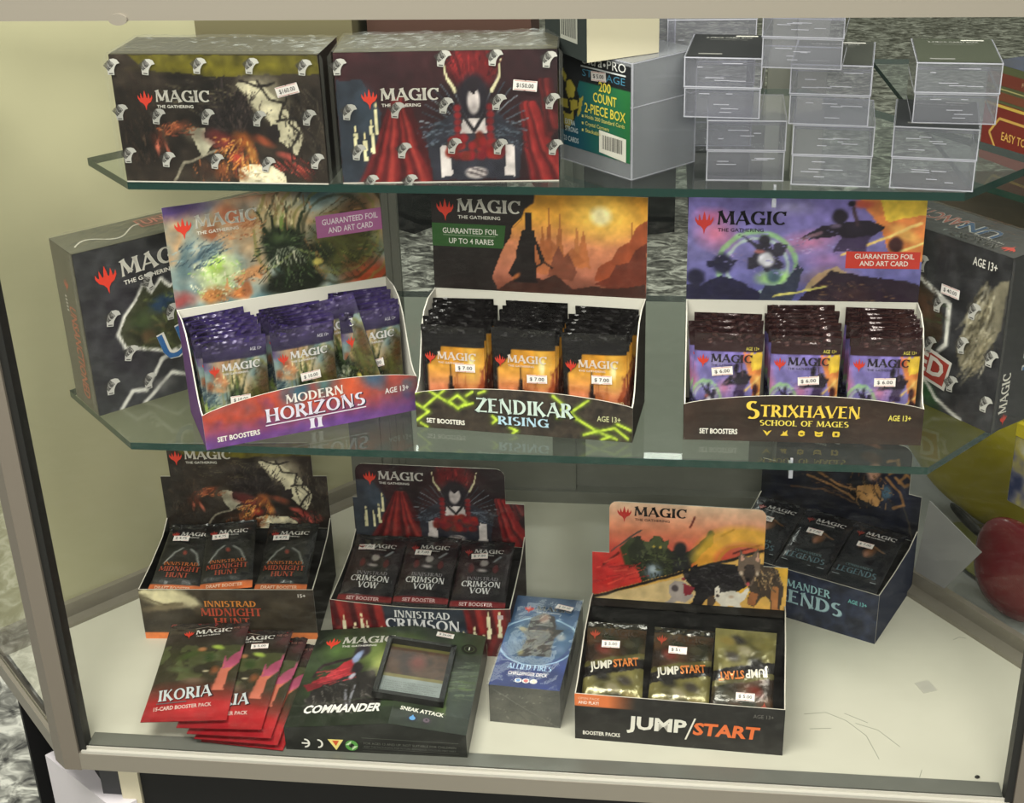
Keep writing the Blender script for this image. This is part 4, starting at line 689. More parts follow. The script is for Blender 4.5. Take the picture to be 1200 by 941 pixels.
# ------------------------------------------------------------------ sealed cartons
def film_over(t, x0, x1, y0, y1, z1, dec=None):
    g = G(); e = .16
    A, B, C_, D_ = (x0-e, y0-e), (x1+e, y0-e), (x1+e, y1+e), (x0-e, y1+e)
    for p, q in ((A, B), (B, C_), (C_, D_), (D_, A)): g.face([(*p, .02), (*q, .02), (*q, z1+e), (*p, z1+e)], (1, 1, 1), 0)
    # loose top with folded ridges
    nx, ny = 40, 16; P = []
    rr = np.random.RandomState(int(abs(x1*17))+3)
    for j in range(ny+1):
        row = []
        for i in range(nx+1):
            u, v = i/nx, j/ny; edge_ = min(u, 1-u, v, 1-v)
            row.append((x0-e+(x1-x0+2*e)*u, y0-e+(y1-y0+2*e)*v, z1+e+min(1, edge_*12)*(.12+.25*rr.rand()*(.3+.7*abs(math.sin(u*7+v*5))))))
        P.append(row)
    g.grid(P, np.array((1., 1., 1.)), 1)
    for sx in (x0-e, x1+e):            # stiff welded corners
        g.face([(sx, y0-e, .02), (sx+(.35 if sx > 0 else -.35), y0-e-.15, .4), (sx+(.35 if sx > 0 else -.35), y0-e-.15, z1-.3), (sx, y0-e, z1+e)], (1, 1, 1), 1)
    if dec: dec(g, plane((0, y0-e, 0), (1, 0, 0), (0, 0, 1)))
    return g.build('shrink_wrap', ['film', 'filmtop', 'matte'], t)
def carton(g, x0, x1, y0, y1, z1, col, sidec=None):
    c = tuple(lin(col)); s_ = tuple(lin(sidec or col)); a = .0
    g.face([(x0, y0, a), (x1, y0, a), (x1, y0, z1), (x0, y0, z1)], c); g.face([(x1, y1, a), (x0, y1, a), (x0, y1, z1), (x1, y1, z1)], c)
    g.face([(x0, y1, a), (x0, y0, a), (x0, y0, z1), (x0, y1, z1)], s_); g.face([(x1, y0, a), (x1, y1, a), (x1, y1, z1), (x1, y0, z1)], s_)
    g.face([(x0, y0, z1), (x1, y0, z1), (x1, y1, z1), (x0, y1, z1)], c); g.face([(x0, y1, a), (x1, y1, a), (x1, y0, a), (x0, y0, a)], c)
def sealed(label, loc, rz, W, H, D, art, col, marks, price, px, py, prot, top, lean=0):
    t = thing('sealed_carton', label, 'box', loc, rz, None)
    g = G(); carton(g, -W/2, W/2, 0, D, H, col); s = plane((-W/2, -.03, 0), (1, 0, 0), (0, 0, 1)); flatart(g, s, W, H, art)
    g.poly(s, [(0, 0), (W, 0), (W, .13), (0, .13)], (206, 200, 190), .05)
    logo(g, s, W*.115, H*.64, W*.355, (226, 222, 212))
    top(g, plane((-W/2, 0, H+.02), (1, 0, 0), (0, 1, 0)), W, D)
    g.build('carton', 'print', t)
    def dec(g, s):
        for (u, v, r) in marks: flag_(g, s, (u-.5)*W, (1-v)*H, 1.75, r)
    def flag_(g, s, x, y, h, r):
        n0 = len(g.f); flag(g, s, x, y, h*.9, r, lift=.03)
        for k in range(n0, len(g.f)): g.m[k] = 2
    film_over(t, -W/2, W/2, 0, D, H, dec)
    sticker(t, plane((0, -.22, 0), (1, 0, 0), (0, 0, 1)), (px-.5)*W, (1-py)*H, 2.25, price, prot)
    return t
def top_plain(g, s, W, D):
    g.poly(s, [(0, 0), (W, 0), (W, D), (0, D)], (66, 62, 44), .0); g.poly(s, [(.5, 1.2), (W-.5, 1.2), (W-.5, 1.7), (.5, 1.7)], (96, 92, 70), .02)
    for k in range(26): g.poly(s, [(1+k*(W-2)/26, 1.35), (1.4+k*(W-2)/26, 1.35), (1.4+k*(W-2)/26, 1.55), (1+k*(W-2)/26, 1.55)], (60, 58, 46), .04)
mk = [(.18, .09, -.1), (.43, .08, -.1), (.68, .08, -.1), (.93, .09, -.1), (.20, .47, -.1), (.44, .47, -.1), (.69, .48, -.1), (.93, .47, -.1), (.22, .81, -.1), (.46, .82, -.1), (.71, .84, -.2), (.95, .81, -.1), (.01, .09, 0), (.02, .44, 0), (.03, .78, 0)]
sealed('sealed black box with orange-brown beast-coloured print, at left end of upper shelf', (-29.3, 9.05, 64), R(-.8), 20.5, 12.6, 7.4, art_beast(20.5, 12.6), (38, 33, 29), mk, '$160.00', .845, .26, .25, top_plain)
mk = [(.02, .10, 0), (.49, .05, -.1), (.72, .05, -.1), (.96, .07, -.1), (.05, .44, -.1), (.27, .43, -.1), (.49, .40, -.1), (.73, .38, -.1), (.97, .38, -.1), (.08, .75, -.1), (.29, .74, -.1), (.52, .71, -.1), (.73, .72, -.1), (.98, .73, -.1), (.13, 1.0-.01, 0), (.31, .99, 0)]
sealed('sealed box printed with red curtains and candles, centre-left of upper shelf', (-7.2, 9.95, 64), R(4), 21.0, 12.7, 7.6, art_drape(21, 12.7), (40, 30, 34), mk, '$150.00', .855, .26, -.1, top_plain)

# big black sealed boxes at both ends of the lower shelf
def bubble(g, s, t, x, y, h, col, rot=0., lift=.05, w=None):
    g.text(s, t, x, y, h, (212, 208, 200), lift, 'l', 'b', w=w, rot=rot, bold=.10); g.text(s, t, x, y, h, col, lift+.03, 'l', 'b', w=w, rot=rot, bold=.035)
t = thing('sealed_carton', 'tall sealed black box with white-outlined green shape, leaning behind left display box', 'box', (-46.4, 8.6, 38), math.atan2(.687, .727))
g = G(); W, H, D = 26, 18.4, 6.4; carton(g, 0, W, 0, D, H, (46, 46, 48), (84, 80, 72)); s = plane((0, -.03, 0), (1, 0, 0), (0, 0, 1)); flatart(g, s, W, H, art_hulk(W, H), res=5)
logo(g, s, 2.0, 14.6, 11.6, (226, 222, 212), 0.06); bubble(g, s, 'UN', 8.4, 4.0, 3.2, (52, 96, 150), .25); bubble(g, s, 'SANCTIONED', 13.6, 5.6, 2.2, (168, 60, 52), .06, w=11)
s2 = plane((0, D, 0), (0, -1, 0), (0, 0, 1), (-1, 0, 0)); g.poly(s2, [(.1, .1), (D-.1, .1), (D-.1, H-.1), (.1, H-.1)], (88, 84, 74), .02)
g.text(s2, 'UNSANCTIONED', 3.0, 11.8, 1.7, (172, 96, 74), .05, 'l', 'b', w=10.6, rot=-math.pi/2, bold=.05); emblem(g, s2, 2.6, 13.3, 1.2, (170, 86, 66), .05)
for k in range(5): g.poly(s2, [(2.2, 12.6-k*.4), (2.7, 12.6-k*.4), (2.7, 12.8-k*.4), (2.2, 12.8-k*.4)], (190, 186, 176), .05)
s3 = plane((0, 0, H+.02), (1, 0, 0), (0, 1, 0)); g.poly(s3, [(0, 0), (W, 0), (W, D), (0, D)], (74, 74, 60), 0); g.poly(s3, [(9, 3), (24, 3), (24, 5.6), (9, 5.6)], (178, 92, 78), .03); g.poly(s3, [(9.2, 3.2), (23.8, 3.2), (23.8, 5.4), (9.2, 5.4)], (92, 50, 44), .05); g.text(s3, 'UNSANCTIONED', 9.6, 3.6, 1.5, (196, 110, 96), .07, 'l', 'b', w=13.6, bold=.04)
for k in range(22):
    a = k/21; x = 1+9*a; y = 1.6+1.1*math.sin(a*9)+1.6*a; x2 = 1+9*(a+.05); y2 = 1.6+1.1*math.sin((a+.05)*9)+1.6*(a+.05); g.poly(s3, [(x, y), (x2, y2), (x2, y2+.3), (x, y+.3)], (206, 202, 190), .04)
g.build('carton', 'print', t)
def dec(g, s):
    n0 = len(g.f)
    for x, y, r in ((7.6, 13.6, .5), (12.6, 12.4, .3), (3.0, 10.6, -.1), (9.6, 9.6, .1), (15, 8.6, .0), (4.4, 6.2, -.2), (12, 5.6, .3), (6, 2.4, .1), (12.2, 2.4, -.2), (1.8, 3.0, 0)): flag(g, s, x, y, 1.8, r-.1, lift=.03)
    for k in range(n0, len(g.f)): g.m[k] = 2
film_over(t, 0, W, 0, D, H, dec)

t = thing('sealed_carton', 'tall sealed black box with green and brown print, behind right display box', 'box', (46.6, 10.4, 38), math.atan2(-.75, .66))
g = G(); W, H, D = 24, 18.8, 7.0; carton(g, -W, 0, 0, D, H, (44, 44, 46), (52, 52, 54)); s = plane((-W, -.03, 0), (1, 0, 0), (0, 0, 1)); flatart(g, s, W, H, art_hulk(W, H, 17, True), res=5)
s = plane((0, -.03, 0), (1, 0, 0), (0, 0, 1))
g.text(s, 'AGE 13+', -1.6, H-1.9, .85, (216, 212, 204), .05, 'r', 'b', bold=.03, w=2.9)
g.poly(s, [(-13.4, 3.6), (-6.2, 2.4), (-5.6, 5.8), (-12.8, 7.4)], (206, 202, 194), .03); g.poly(s, [(-13.2, 3.9), (-6.5, 2.8), (-5.9, 5.5), (-12.7, 7.0)], (158, 58, 48), .05); g.text(s, 'NED', -12.4, 4.4, 2.0, (214, 206, 196), .08, 'l', 'b', w=5.8, rot=-.16, bold=.06)
s2 = plane((0, 0, 0), (0, 1, 0), (0, 0, 1), (1, 0, 0)); g.poly(s2, [(.1, .1), (D-.1, .1), (D-.1, H-.1), (.1, H-.1)], (50, 50, 52), .02)
g.text(s2, 'MAGIC', 2.0, 1.8, 1.2, (214, 210, 200), .05, 'l', 's', w=4.6, rot=math.pi/2); emblem(g, s2, 1.2, .4, 1.0, (190, 60, 48), .05); bubble(g, s2, 'UN', 5.6, 6.0, 1.9, (60, 110, 160), math.pi/2)
g.poly(s2, [(3, 12), (5.6, 12), (5.6, 16.2), (3, 16.2)], (64, 64, 66), .04); g.text(s2, 'UNSANCTIONED', 5.4, 8.6, 1.6, (180, 70, 60), .05, 'l', 'b', w=8.6, rot=math.pi/2, bold=.05)
s3 = plane((0, D, H+.02), (-1, 0, 0), (0, -1, 0), (0, 0, 1)); g.poly(s3, [(0, 0), (W, 0), (W, D), (0, D)], (56, 55, 55), 0)
g.text(s3, 'SANCTIONED', 8.6, 2.0, 2.2, (202, 198, 192), .03, 'l', 'b', w=11.4, bold=.09); g.text(s3, 'SANCTIONED', 8.6, 2.0, 2.2, (172, 92, 74), .05, 'l', 'b', w=11.4, bold=.03); bubble(g, s3, 'UN', 4.6, 2.2, 2.2, (48, 88, 128), 0); logo(g, s3, 1.0, 5.2, 7.4, (196, 192, 184))
g.build('carton', 'print', t)
def dec(g, s):
    n0 = len(g.f)
    for x, y, r in ((-10.6, 15.2, .2), (-3.7, 12.2, .0), (-8.0, 11.6, .0), (-12.0, 10.8, .0), (-8.6, 6.9, .1), (-4.6, 8.2, .2), (-5.4, 3.6, .1), (-1.0, 3.0, .0), (-1.0, 8, .0), (-9.6, 2.2, 0)): flag(g, s, x, y, 1.8, r, lift=.03)
    for k in range(n0, len(g.f)): g.m[k] = 2
film_over(t, -W, 0, 0, D, H, dec)
sticker(t, s, -6.6, 13.4, 2.3, '$ 40.00', -.03, .3)

# ------------------------------------------------------------------ foil packs
def ss(x): x = np.clip(x, 0, 1); return x*x*(3-2*x)
def make_pack(kind, label, cat, W, H, TH, decor, price=None, back=(60, 60, 64), group=None, res=7, crimp=.85, spot=(.5, .55, 0), seed=1, curl=0.):
    t = thing('foil_pack', label, cat, (0, 0, 0), 0, group)
    art = art_pack(kind, W, H) if isinstance(kind, str) else kind
    def bul(x, y):
        b = TH/2*np.maximum(1-np.abs(2*x/W)**4, 0)**.6*ss((y-crimp*.8)/1.9)*ss((H-crimp*.8-y)/1.9)
        return b+.03
    def wr(x, y): return .16*TH*(fbm(x*1.1+40, y*.9+9, seed, 3)-.5)+.03*np.sin(x*16)*((y < crimp)+(y > H-crimp))
    def cur(y): return curl*(1-ss(y/H*1.0))**2
    nx, ny = int(W*res)+1, int(H*res)+1; X, Y = np.meshgrid(np.linspace(-W/2, W/2, nx), np.linspace(0, H, ny))
    Xe = X*(1-.02*np.sin(np.clip(Y/H, 0, 1)*math.pi))
    B = bul(X, Y); Fz = -(B+wr(X, Y)*np.minimum(1, B/TH*6+.25))-cur(Y)
    topz = ss((Y-H+1.6)/1.4); Fz = Fz+topz*.55*(fbm(X*1.4+7, Y*2.4, seed+4, 3)-.5); Yw = Y+topz*.22*(fbm(X*.9+3, Y*.2, seed+9, 2)-.5)
    g = G(); g.grid(np.stack([Xe, Fz, Yw], -1), art.samp(X/W+.5, 1-Y/H))
    def s(x, y, l=0.):
        xa, ya = np.float64(x), np.float64(y); b = bul(xa, ya); return (float(x*(1-.02*math.sin(min(max(y/H, 0), 1)*math.pi))), float(-(b+wr(xa, ya)*min(1, b/TH*6+.25))-cur(ya)-l-.03), float(y))
    nb = 9; Xb, Yb = np.meshgrid(np.linspace(W/2, -W/2, nb), np.linspace(0, H, 17))
    g.grid(np.stack([Xb*(1-.02*np.sin(Yb/H*math.pi)), bul(Xb, Yb)-cur(Yb), Yb], -1), np.array(lin(back)))
    decor(g, s, W, H)
    g.build('wrapper', 'foil', t, smooth=True)
    if price: sticker(t, s, (spot[0]-.5)*W, (1-spot[1])*H, 2.1, price, spot[2], .10)
    return t
def mat(root_loc, rz, x, y, z, tilt=0., rolly=0., yawz=0.):
    return (Matrix.Translation(Vector(root_loc)*SC) @ Matrix.Rotation(rz, 4, 'Z') @ Matrix.Translation(Vector((x, y, z))*SC) @ Matrix.Rotation(yawz, 4, 'Z') @ Matrix.Rotation(tilt, 4, 'X') @ Matrix.Rotation(rolly, 4, 'Y'))
def put(o, m_): o.location = m_.translation; o.rotation_euler = m_.to_euler(); return o

def set_display(label, loc, rz, W, D, Hl, Hc, Hb, Hh, arth, artl, outc, lipdec, headdec, side=(150, 148, 142)):
    t = thing('display_box', label, 'box', loc, rz)
    s = plane((0, 0, 0), (1, 0, 0), (0, 0, 1)); g = G()
    top = lambda x: Hl+(Hc-Hl)*max(0, 1-(2*x/W)**2)**.8
    sheet(g, s, W, Hc, top, artl); lipdec(g, s, W); g.build('front_panel', 'print', t)
    g = G(); o = tuple(lin(outc)); wh = tuple(lin((206, 202, 192)))
    g.box(-W/2, W/2, .1, D, 0, .12, o); g.box(-W/2, W/2, D-.15, D, .12, Hb, wh)
    prof = [(.1, 0), (.1, Hl), (.9, Hl+.2), (1.8, Hl+1.0), (2.7, Hl+3.2), (3.6, Hb-2.2), (4.8, Hb-.7), (6.6, Hb), (D, Hb), (D, 0)]
    for sx in (-1, 1):
        x0, x1 = sx*W/2, sx*(W/2-.13)
        g.prism([(x0, a, b) for a, b in prof], [(x1, a, b) for a, b in prof], o); g.face([(x1-sx*.01, a, b) for a, b in prof], wh)
        for (a, b), (c, d) in zip(prof[1:-2], prof[2:-1]): g.face([(x0, a, b+.01), (x0, c, d+.01), (x1, c, d+.01), (x1, a, b+.01)], tuple(lin((214, 210, 200))))
    g.build('tray', 'matte', t)
    g = G(); s = plane((0, D, Hb), (1, 0, 0), (0, .04, 1)); sheet(g, s, W, Hh, lambda x: Hh, arth); headdec(g, s, W, Hh); g.build('header_card', 'print', t)
    return t
def fill(proto_fn, dlabel, loc, rz, W, D, cols, group):
    """three columns of standing packs; the front pack of each column is labelled on its own"""
    first = None
    for ci, (n, y0, dy, tiltf, roll_, zz, lab, price, spot) in enumerate(cols):
        p = proto_fn(lab, price, spot, ci); x = (ci-1)*(W-.5)/3
        put(p, mat(loc, rz, x, y0, zz, R(tiltf), R(roll_)))
        bare = dup(p, p.matrix_basis, 'x')
        for ch in list(bare.children):
            if ch.name.startswith('price'): bpy.data.objects.remove(ch)
        rr = random.Random(ci*7+int(W*10))
        for k in range(n):
            yy = y0+dy*(k+1); m_ = mat(loc, rz, x+rr.uniform(-.12, .12), yy, .15+rr.uniform(0, .5), R(rr.uniform(-1.5, .5)), R(rr.uniform(-2.0, 2.0)))
            q = dup(bare, m_, '', group) if k else bare
            if not k: put(bare, m_); bare['group'] = group
            q['label'] = '%s %s' % (ORD[k] if k < n-1 else 'rearmost', dlabel[ci])
ORD = ['second', 'third', 'fourth', 'fifth', 'sixth', 'seventh', 'eighth', 'ninth', 'tenth']
g_lab = lambda c: ['%s from the front, %s column of packs' % (c, k) for k in ('left', 'middle', 'right')]

# left display: misty creatures, purple packs
def lip(g, s, W):
    g.text(s, 'SET BOOSTERS', -W/2+1.2, .7, .55, (228, 224, 216), .06, 'l', 'b', bold=.05, w=4.4); g.text(s, 'AGE 13+', W/2-1.0, 2.6, .62, (220, 214, 214), .06, 'r', 'b', bold=.03, w=2.6)
    g.text(s, 'MODERN', .3, 3.55, 1.0, (224, 216, 212), .06, 'c', 's', w=6.2); 
    for d, c in ((.06, (40, 30, 60)),): g.text(s, 'HORIZONS', .3+d, 1.82-d, 1.5, c, .05, 'c', 's', w=10.8)
    g.text(s, 'HORIZONS', .3, 1.85, 1.5, (216, 210, 226), .07, 'c', 's', w=10.6); g.poly(s, [(-5.1, 1.45), (5.6, 1.50), (5.6, 1.62), (-5.1, 1.57)], (216, 206, 222), .06)
    g.text(s, 'II', .2, .25, 1.15, (216, 210, 226), .07, 'c', 's', w=1.6)
def head(g, s, W, H):
    logo(g, s, -W/2+1.0, H-2.6, 8.6, (226, 222, 212)); g.poly(s, [(4.2, H-5.6), (W/2, H-5.6), (W/2, H-3.2), (4.2, H-3.2)], (166, 98, 146), .04)
    g.text(s, 'GUARANTEED FOIL', 7.9, H-4.25, .62, (232, 220, 226), .07, 'c', 'b', w=6.1, bold=.02); g.text(s, 'AND ART CARD', 7.9, H-5.2, .62, (232, 220, 226), .07, 'c', 'b', w=4.9, bold=.02)
LOC, RZ, W = (-22.3, 7.0, 38), R(27.6), 22.7
set_display('open display box of purple packs under a misty creature header, turned left', LOC, RZ, W, 9.6, 3.9, 5.3, 11.8, 11.0, art_creatures(W, 11), art_lip_clouds(W, 5.3), (96, 62, 110), lip, head)
def pk(lab, price, spot, ci):
    def d(g, s, W, H):
        logo(g, s, -W/2+.45, H-3.3, 5.3, (216, 212, 214)); g.text(s, 'AGE 13+', W/2-.5, H-1.5, .32, (200, 196, 206), .05, 'r', 'b', w=1.2)
        g.text(s, 'HORIZONS', 0, 2.2, .9, (216, 210, 226), .05, 'c', 's', w=5)
    return make_pack('mh', lab, 'card pack', 6.5, 11.0, .68, d, price, (66, 52, 110), spot=spot, seed=3+ci)
fill(pk, g_lab('purple foil pack'), LOC, RZ, W, 9.6, [
    (7, 1.3, .95, 0, 1.5, .2, 'front purple pack in left column of the misty creature display', '$ 10.00', (.52, .60, .0)),
    (6, 1.5, 1.0, 1, -1.0, .3, 'front purple pack in middle column of the misty creature display', '$ 10.00', (.56, .50, .05)),
    (6, 2.6, .95, 0, 0, .3, 'front purple pack in right column, under the slanting loose pack', '$ 10.00', (.5, .55, .1))], 'purple packs standing in the left display box')
lp = make_pack('mh', 'loose purple pack lying slantwise over the right column of purple packs', 'card pack', 6.5, 11.0, .7, lambda g, s, W, H: logo(g, s, -W/2+.45, H-3.3, 5.3, (216, 212, 214)), None, (66, 52, 110), seed=19)
put(lp, mat(LOC, RZ, 5.3, 1.6, 1.9, R(-8), R(-18), R(-34)))

# middle display: sunset
def lip(g, s, W):
    g.text(s, 'SET BOOSTERS', -W/2+1.1, .65, .52, (232, 228, 218), .06, 'l', 'b', bold=.05, w=4.1); g.text(s, 'AGE 13+', W/2-1.2, 2.2, .6, (196, 196, 150), .06, 'r', 'b', bold=.02, w=2.4)
    g.text(s, 'ZENDIKAR', .2, 2.2, 1.75, (36, 34, 34), .05, 'c', 's', w=10.6); g.text(s, 'ZENDIKAR', .2, 2.32, 1.6, (196, 212, 204), .07, 'c', 's', w=10.2); g.text(s, 'ZENDIKAR', .2, 2.9, .9, (226, 224, 190), .08, 'c', 's', w=0.001) if 0 else None
    g.text(s, 'RISING', .1, 1.05, .95, (176, 206, 224), .07, 'c', 's', w=5.4)
def head(g, s, W, H):
    logo(g, s, -W/2+.6, H-2.3, 9.0, (230, 226, 216)); g.poly(s, [(-W/2, H-6.1), (-3.7, H-6.1), (-3.4, H-3.6), (-W/2, H-3.6)], (52, 92, 46), .04); g.poly(s, [(-W/2+1.2, H-4.88), (-4.5, H-4.88), (-4.5, H-4.82), (-W/2+1.2, H-4.82)], (150, 170, 140), .06)
    g.text(s, 'GUARANTEED FOIL', -W/2+4.1, H-4.65, .58, (232, 230, 220), .07, 'c', 'b', w=5.9, bold=.02); g.text(s, 'UP TO 4 RARES', -W/2+4.2, H-5.75, .58, (232, 230, 220), .07, 'c', 'b', w=4.8, bold=.02)
LOC, RZ, W = (-.5, 7.2, 38), R(-5.4), 22.6
set_display('open display box of black packs under a sunset mountain header, middle of lower shelf', LOC, RZ, W, 9.6, 3.9, 5.0, 11.8, 10.8, art_sunset(W, 10.8), art_lip_runes(W, 5), (44, 38, 34), lip, head)
def pk(lab, price, spot, ci):
    def d(g, s, W, H):
        logo(g, s, -W/2+.35, H-3.6, 5.5, (222, 206, 196)); g.text(s, 'NEW KIND', W/2-.3, 3.3, .4, (214, 206, 150), .05, 'r', 'b', w=2.1)
    return make_pack('zr', lab, 'card pack', 6.6, 11.0, .68, d, price, (30, 28, 29), spot=spot, seed=5+ci)
fill(pk, g_lab('black sunset pack'), LOC, RZ, W, 9.6, [
    (7, 1.2, .98, 0, 0.5, .2, 'front sunset pack in left column of the mountain display', '$ 7.00', (.70, .40, .0)),
    (7, 1.3, .98, 0, 0.0, .3, 'front sunset pack in middle column of the mountain display', '$ 7.00', (.72, .48, .0)),
    (6, 1.4, 1.05, 0, -1.0, .2, 'front sunset pack in right column of the mountain display', '$ 7.00', (.62, .44, .0))], 'black sunset packs standing in the middle display box')

# right display: lilac
def lip(g, s, W):
    g.text(s, 'SET BOOSTERS', -W/2+1.6, .8, .56, (232, 228, 218), .06, 'l', 'b', bold=.05, w=3.8); g.text(s, 'AGE 13+', W/2-1.2, 2.7, .6, (222, 208, 96), .06, 'r', 'b', bold=.03, w=2.2)
    g.text(s, 'TRIXHAVEN', .75, 2.85, 1.3, (232, 196, 76), .07, 'c', 's', w=9.9); g.text(s, 'S', -4.9, 2.6, 1.95, (232, 196, 76), .07, 'c', 's', w=1.5)
    g.text(s, 'SCHOOL OF MAGES', .2, 1.85, .62, (226, 206, 90), .07, 'c', 's', w=8.8)
    for k, x in enumerate((-3.4, -1.7, 0, 1.7, 3.4)):
        c = (214, 184, 60)
        if k == 0: g.poly(s, [(x, .7), (x+.45, 1.35), (x+.1, 1.2), (x, 1.0), (x-.1, 1.2), (x-.45, 1.35)], c, .07)
        elif k == 1: g.poly(s, [(x-.4, .75), (x+.4, .75), (x+.25, 1.0), (x+.3, 1.4), (x, 1.1), (x-.1, 1.3), (x-.15, 1.0)], c, .07)
        elif k == 2: g.poly(s, [(x+.38*math.cos(R(a))*(1 if i % 2 else .8), 1.05+.34*math.sin(R(a))) for i, a in enumerate(range(0, 360, 30))], c, .07); g.poly(s, [(x-.15, .95), (x+.15, .95), (x+.15, 1.1), (x-.15, 1.1)], (60, 44, 30), .09)
        elif k == 3: g.poly(s, [(x-.42, 1.35), (x, 1.2), (x+.42, 1.35), (x+.35, .8), (x, .7), (x-.35, .8)], c, .07); g.poly(s, [(x-.2, .95), (x+.2, .95), (x+.2, 1.05), (x-.2, 1.05)], (60, 44, 30), .09)
        else: g.poly(s, [(x-.3, .75), (x+.3, .75), (x+.38, 1.05), (x+.3, 1.35), (x-.3, 1.35), (x-.38, 1.05)], c, .07); g.poly(s, [(x-.14, .9), (x+.14, .9), (x+.14, 1.2), (x-.14, 1.2)], (60, 44, 30), .09)
def head(g, s, W, H):
    logo(g, s, -W/2+.7, H-2.9, 9.2, (30, 26, 34), ec=(196, 56, 50)); g.poly(s, [(4.2, H-7.4), (W/2-.2, H-7.4), (W/2-.2, H-5.6), (4.2, H-5.6)], (200, 62, 52), .04)
    g.text(s, 'GUARANTEED FOIL', 8.0, H-6.35, .52, (236, 226, 216), .07, 'c', 'b', w=5.9, bold=.03); g.text(s, 'AND ART CARD', 8.0, H-7.1, .52, (236, 226, 216), .07, 'c', 'b', w=4.8, bold=.03)
LOC, RZ, W = (27.6, 7.3, 38), R(.5), 23.5
set_display('open display box of lilac packs under a lilac and orange header, right of lower shelf', LOC, RZ, W, 9.6, 4.0, 5.2, 11.4, 11.0, art_academy(W-.8, 11), art_lip_dark(W, 5.2), (48, 36, 32), lip, head)
def pk(lab, price, spot, ci):
    def d(g, s, W, H):
        logo(g, s, -W/2+.35, H-3.0, 5.5, (44, 38, 46)); g.text(s, 'AGE 13+', W/2-.4, H-1.7, .34, (214, 200, 90), .05, 'r', 'b', w=1.3); g.text(s, 'STRIXHAVEN', 0, 2.9, .8, (226, 196, 76), .05, 'c', 's', w=5.6)
    return make_pack('sx', lab, 'card pack', 6.8, 11.0, .66, d, price, (66, 42, 40), spot=spot, seed=8+ci)
fill(pk, g_lab('lilac pack with dark red back'), LOC, RZ, W, 9.6, [
    (4, 1.3, 1.1, 0, 1.0, .3, 'front lilac pack in left column, leaning in the lilac display', '$ 6.00', (.42, .36, .12)),
    (8, 1.2, .90, 0, 0.0, -.6+.75, 'front lilac pack in middle column of the lilac display', '$ 6.00', (.56, .42, .08)),
    (7, 1.2, .95, 0, 0.0, .15, 'front lilac pack in right column of the lilac display', '$ 6.00', (.52, .42, .03))], 'lilac packs standing in the right display box')

# ------------------------------------------------------------------ flat display boxes on the deck
def flat_display(label, loc, rz, W, D, H, top, breaks, Hh, arth, artf, outc, frontdec, headdec, prof=None, inner=(26, 25, 25), riser=1.8, tilt=.0, liptop=None):
    t = thing('display_box', label, 'box', loc, rz); s = plane((0, 0, 0), (1, 0, 0), (0, 0, 1)); g = G()
    sheet(g, s, W, H+.01, liptop or (lambda x: H), artf, edge=(196, 190, 178)); frontdec(g, s, W); g.build('front_panel', 'print', t)
    g = G(); o = tuple(lin(outc)); i_ = tuple(lin(inner)); g.box(-W/2, W/2, .1, D, 0, .12, o); g.box(-W/2, W/2, D-.15, D, .12, H, i_)
    prof = prof or [(.1, 0), (.1, H), (D*.4, H+.05), (D*.8, H+.5), (D, H+1.6), (D, 0)]
    for sx in (-1, 1):
        x0, x1 = sx*W/2, sx*(W/2-.13)
        g.prism([(x0, a, b) for a, b in prof], [(x1, a, b) for a, b in prof], o); g.face([(x1-sx*.01, a, b) for a, b in prof], i_)
        for (a, b), (c, d) in zip(prof[1:-2], prof[2:-1]): g.face([(x0, a, b+.01), (x0, c, d+.01), (x1, c, d+.01), (x1, a, b+.01)], tuple(lin((200, 194, 182))))
    g.build('tray', 'matte', t)
    g = G(); g.box(-W/2+.2, W/2-.2, .3, D-.3, .13, H-riser, i_); g.build('inner_riser', 'matte', t)
    g = G(); s = plane((0, D+.05, H), (1, 0, 0), (0, tilt, 1)); sheet(g, s, W, Hh, top, arth, breaks); headdec(g, s, W, Hh); g.build('header_card', 'print', t)
    return t
def rnd(x, W, x0, x1, lo, hi, r):
    """stepped header: hi between x0 and x1 with rounded corners, lo outside"""
    if x <= x0 or x >= x1: return lo
    d = min(x-x0, x1-x)
    return hi if d > r else hi-r+math.sqrt(max(0, r*r-(r-d)**2))

# dark wood display, left
def fr(g, s, W):
    g.text(s, 'INNISTRAD', .4, 4.9, .85, (206, 130, 60), .06, 'c', 's', w=6.6); g.text(s, 'MIDNIGHT', .4, 3.5, 1.15, (176, 76, 56), .06, 'c', 's', w=7.8); g.text(s, 'HUNT', .4, 2.1, 1.1, (176, 76, 56), .06, 'c', 's', w=4.6); g.text(s, '15+', W/2-1.0, 6.3, .5, (220, 214, 206), .06, 'r', 'b', bold=.03)
def hd(g, s, W, H): logo(g, s, -W/2+1.6, H-2.3, 8.2, (222, 218, 208))
LOC, RZ, W, H = (-40.1, 21.6, 0), R(4), 22.0, 7.4
flat_display('open display box with orange base stripe and dark beast-coloured header, at left wall', LOC, RZ, W, 14.6, H, lambda x: rnd(x, W, -9.7, 9.2, 7.9, 12.8, .25), (-9.7, 9.2), 12.8, art_beast(W, 12.8, 33), art_front_moon(W, H), (40, 36, 32), fr, hd)
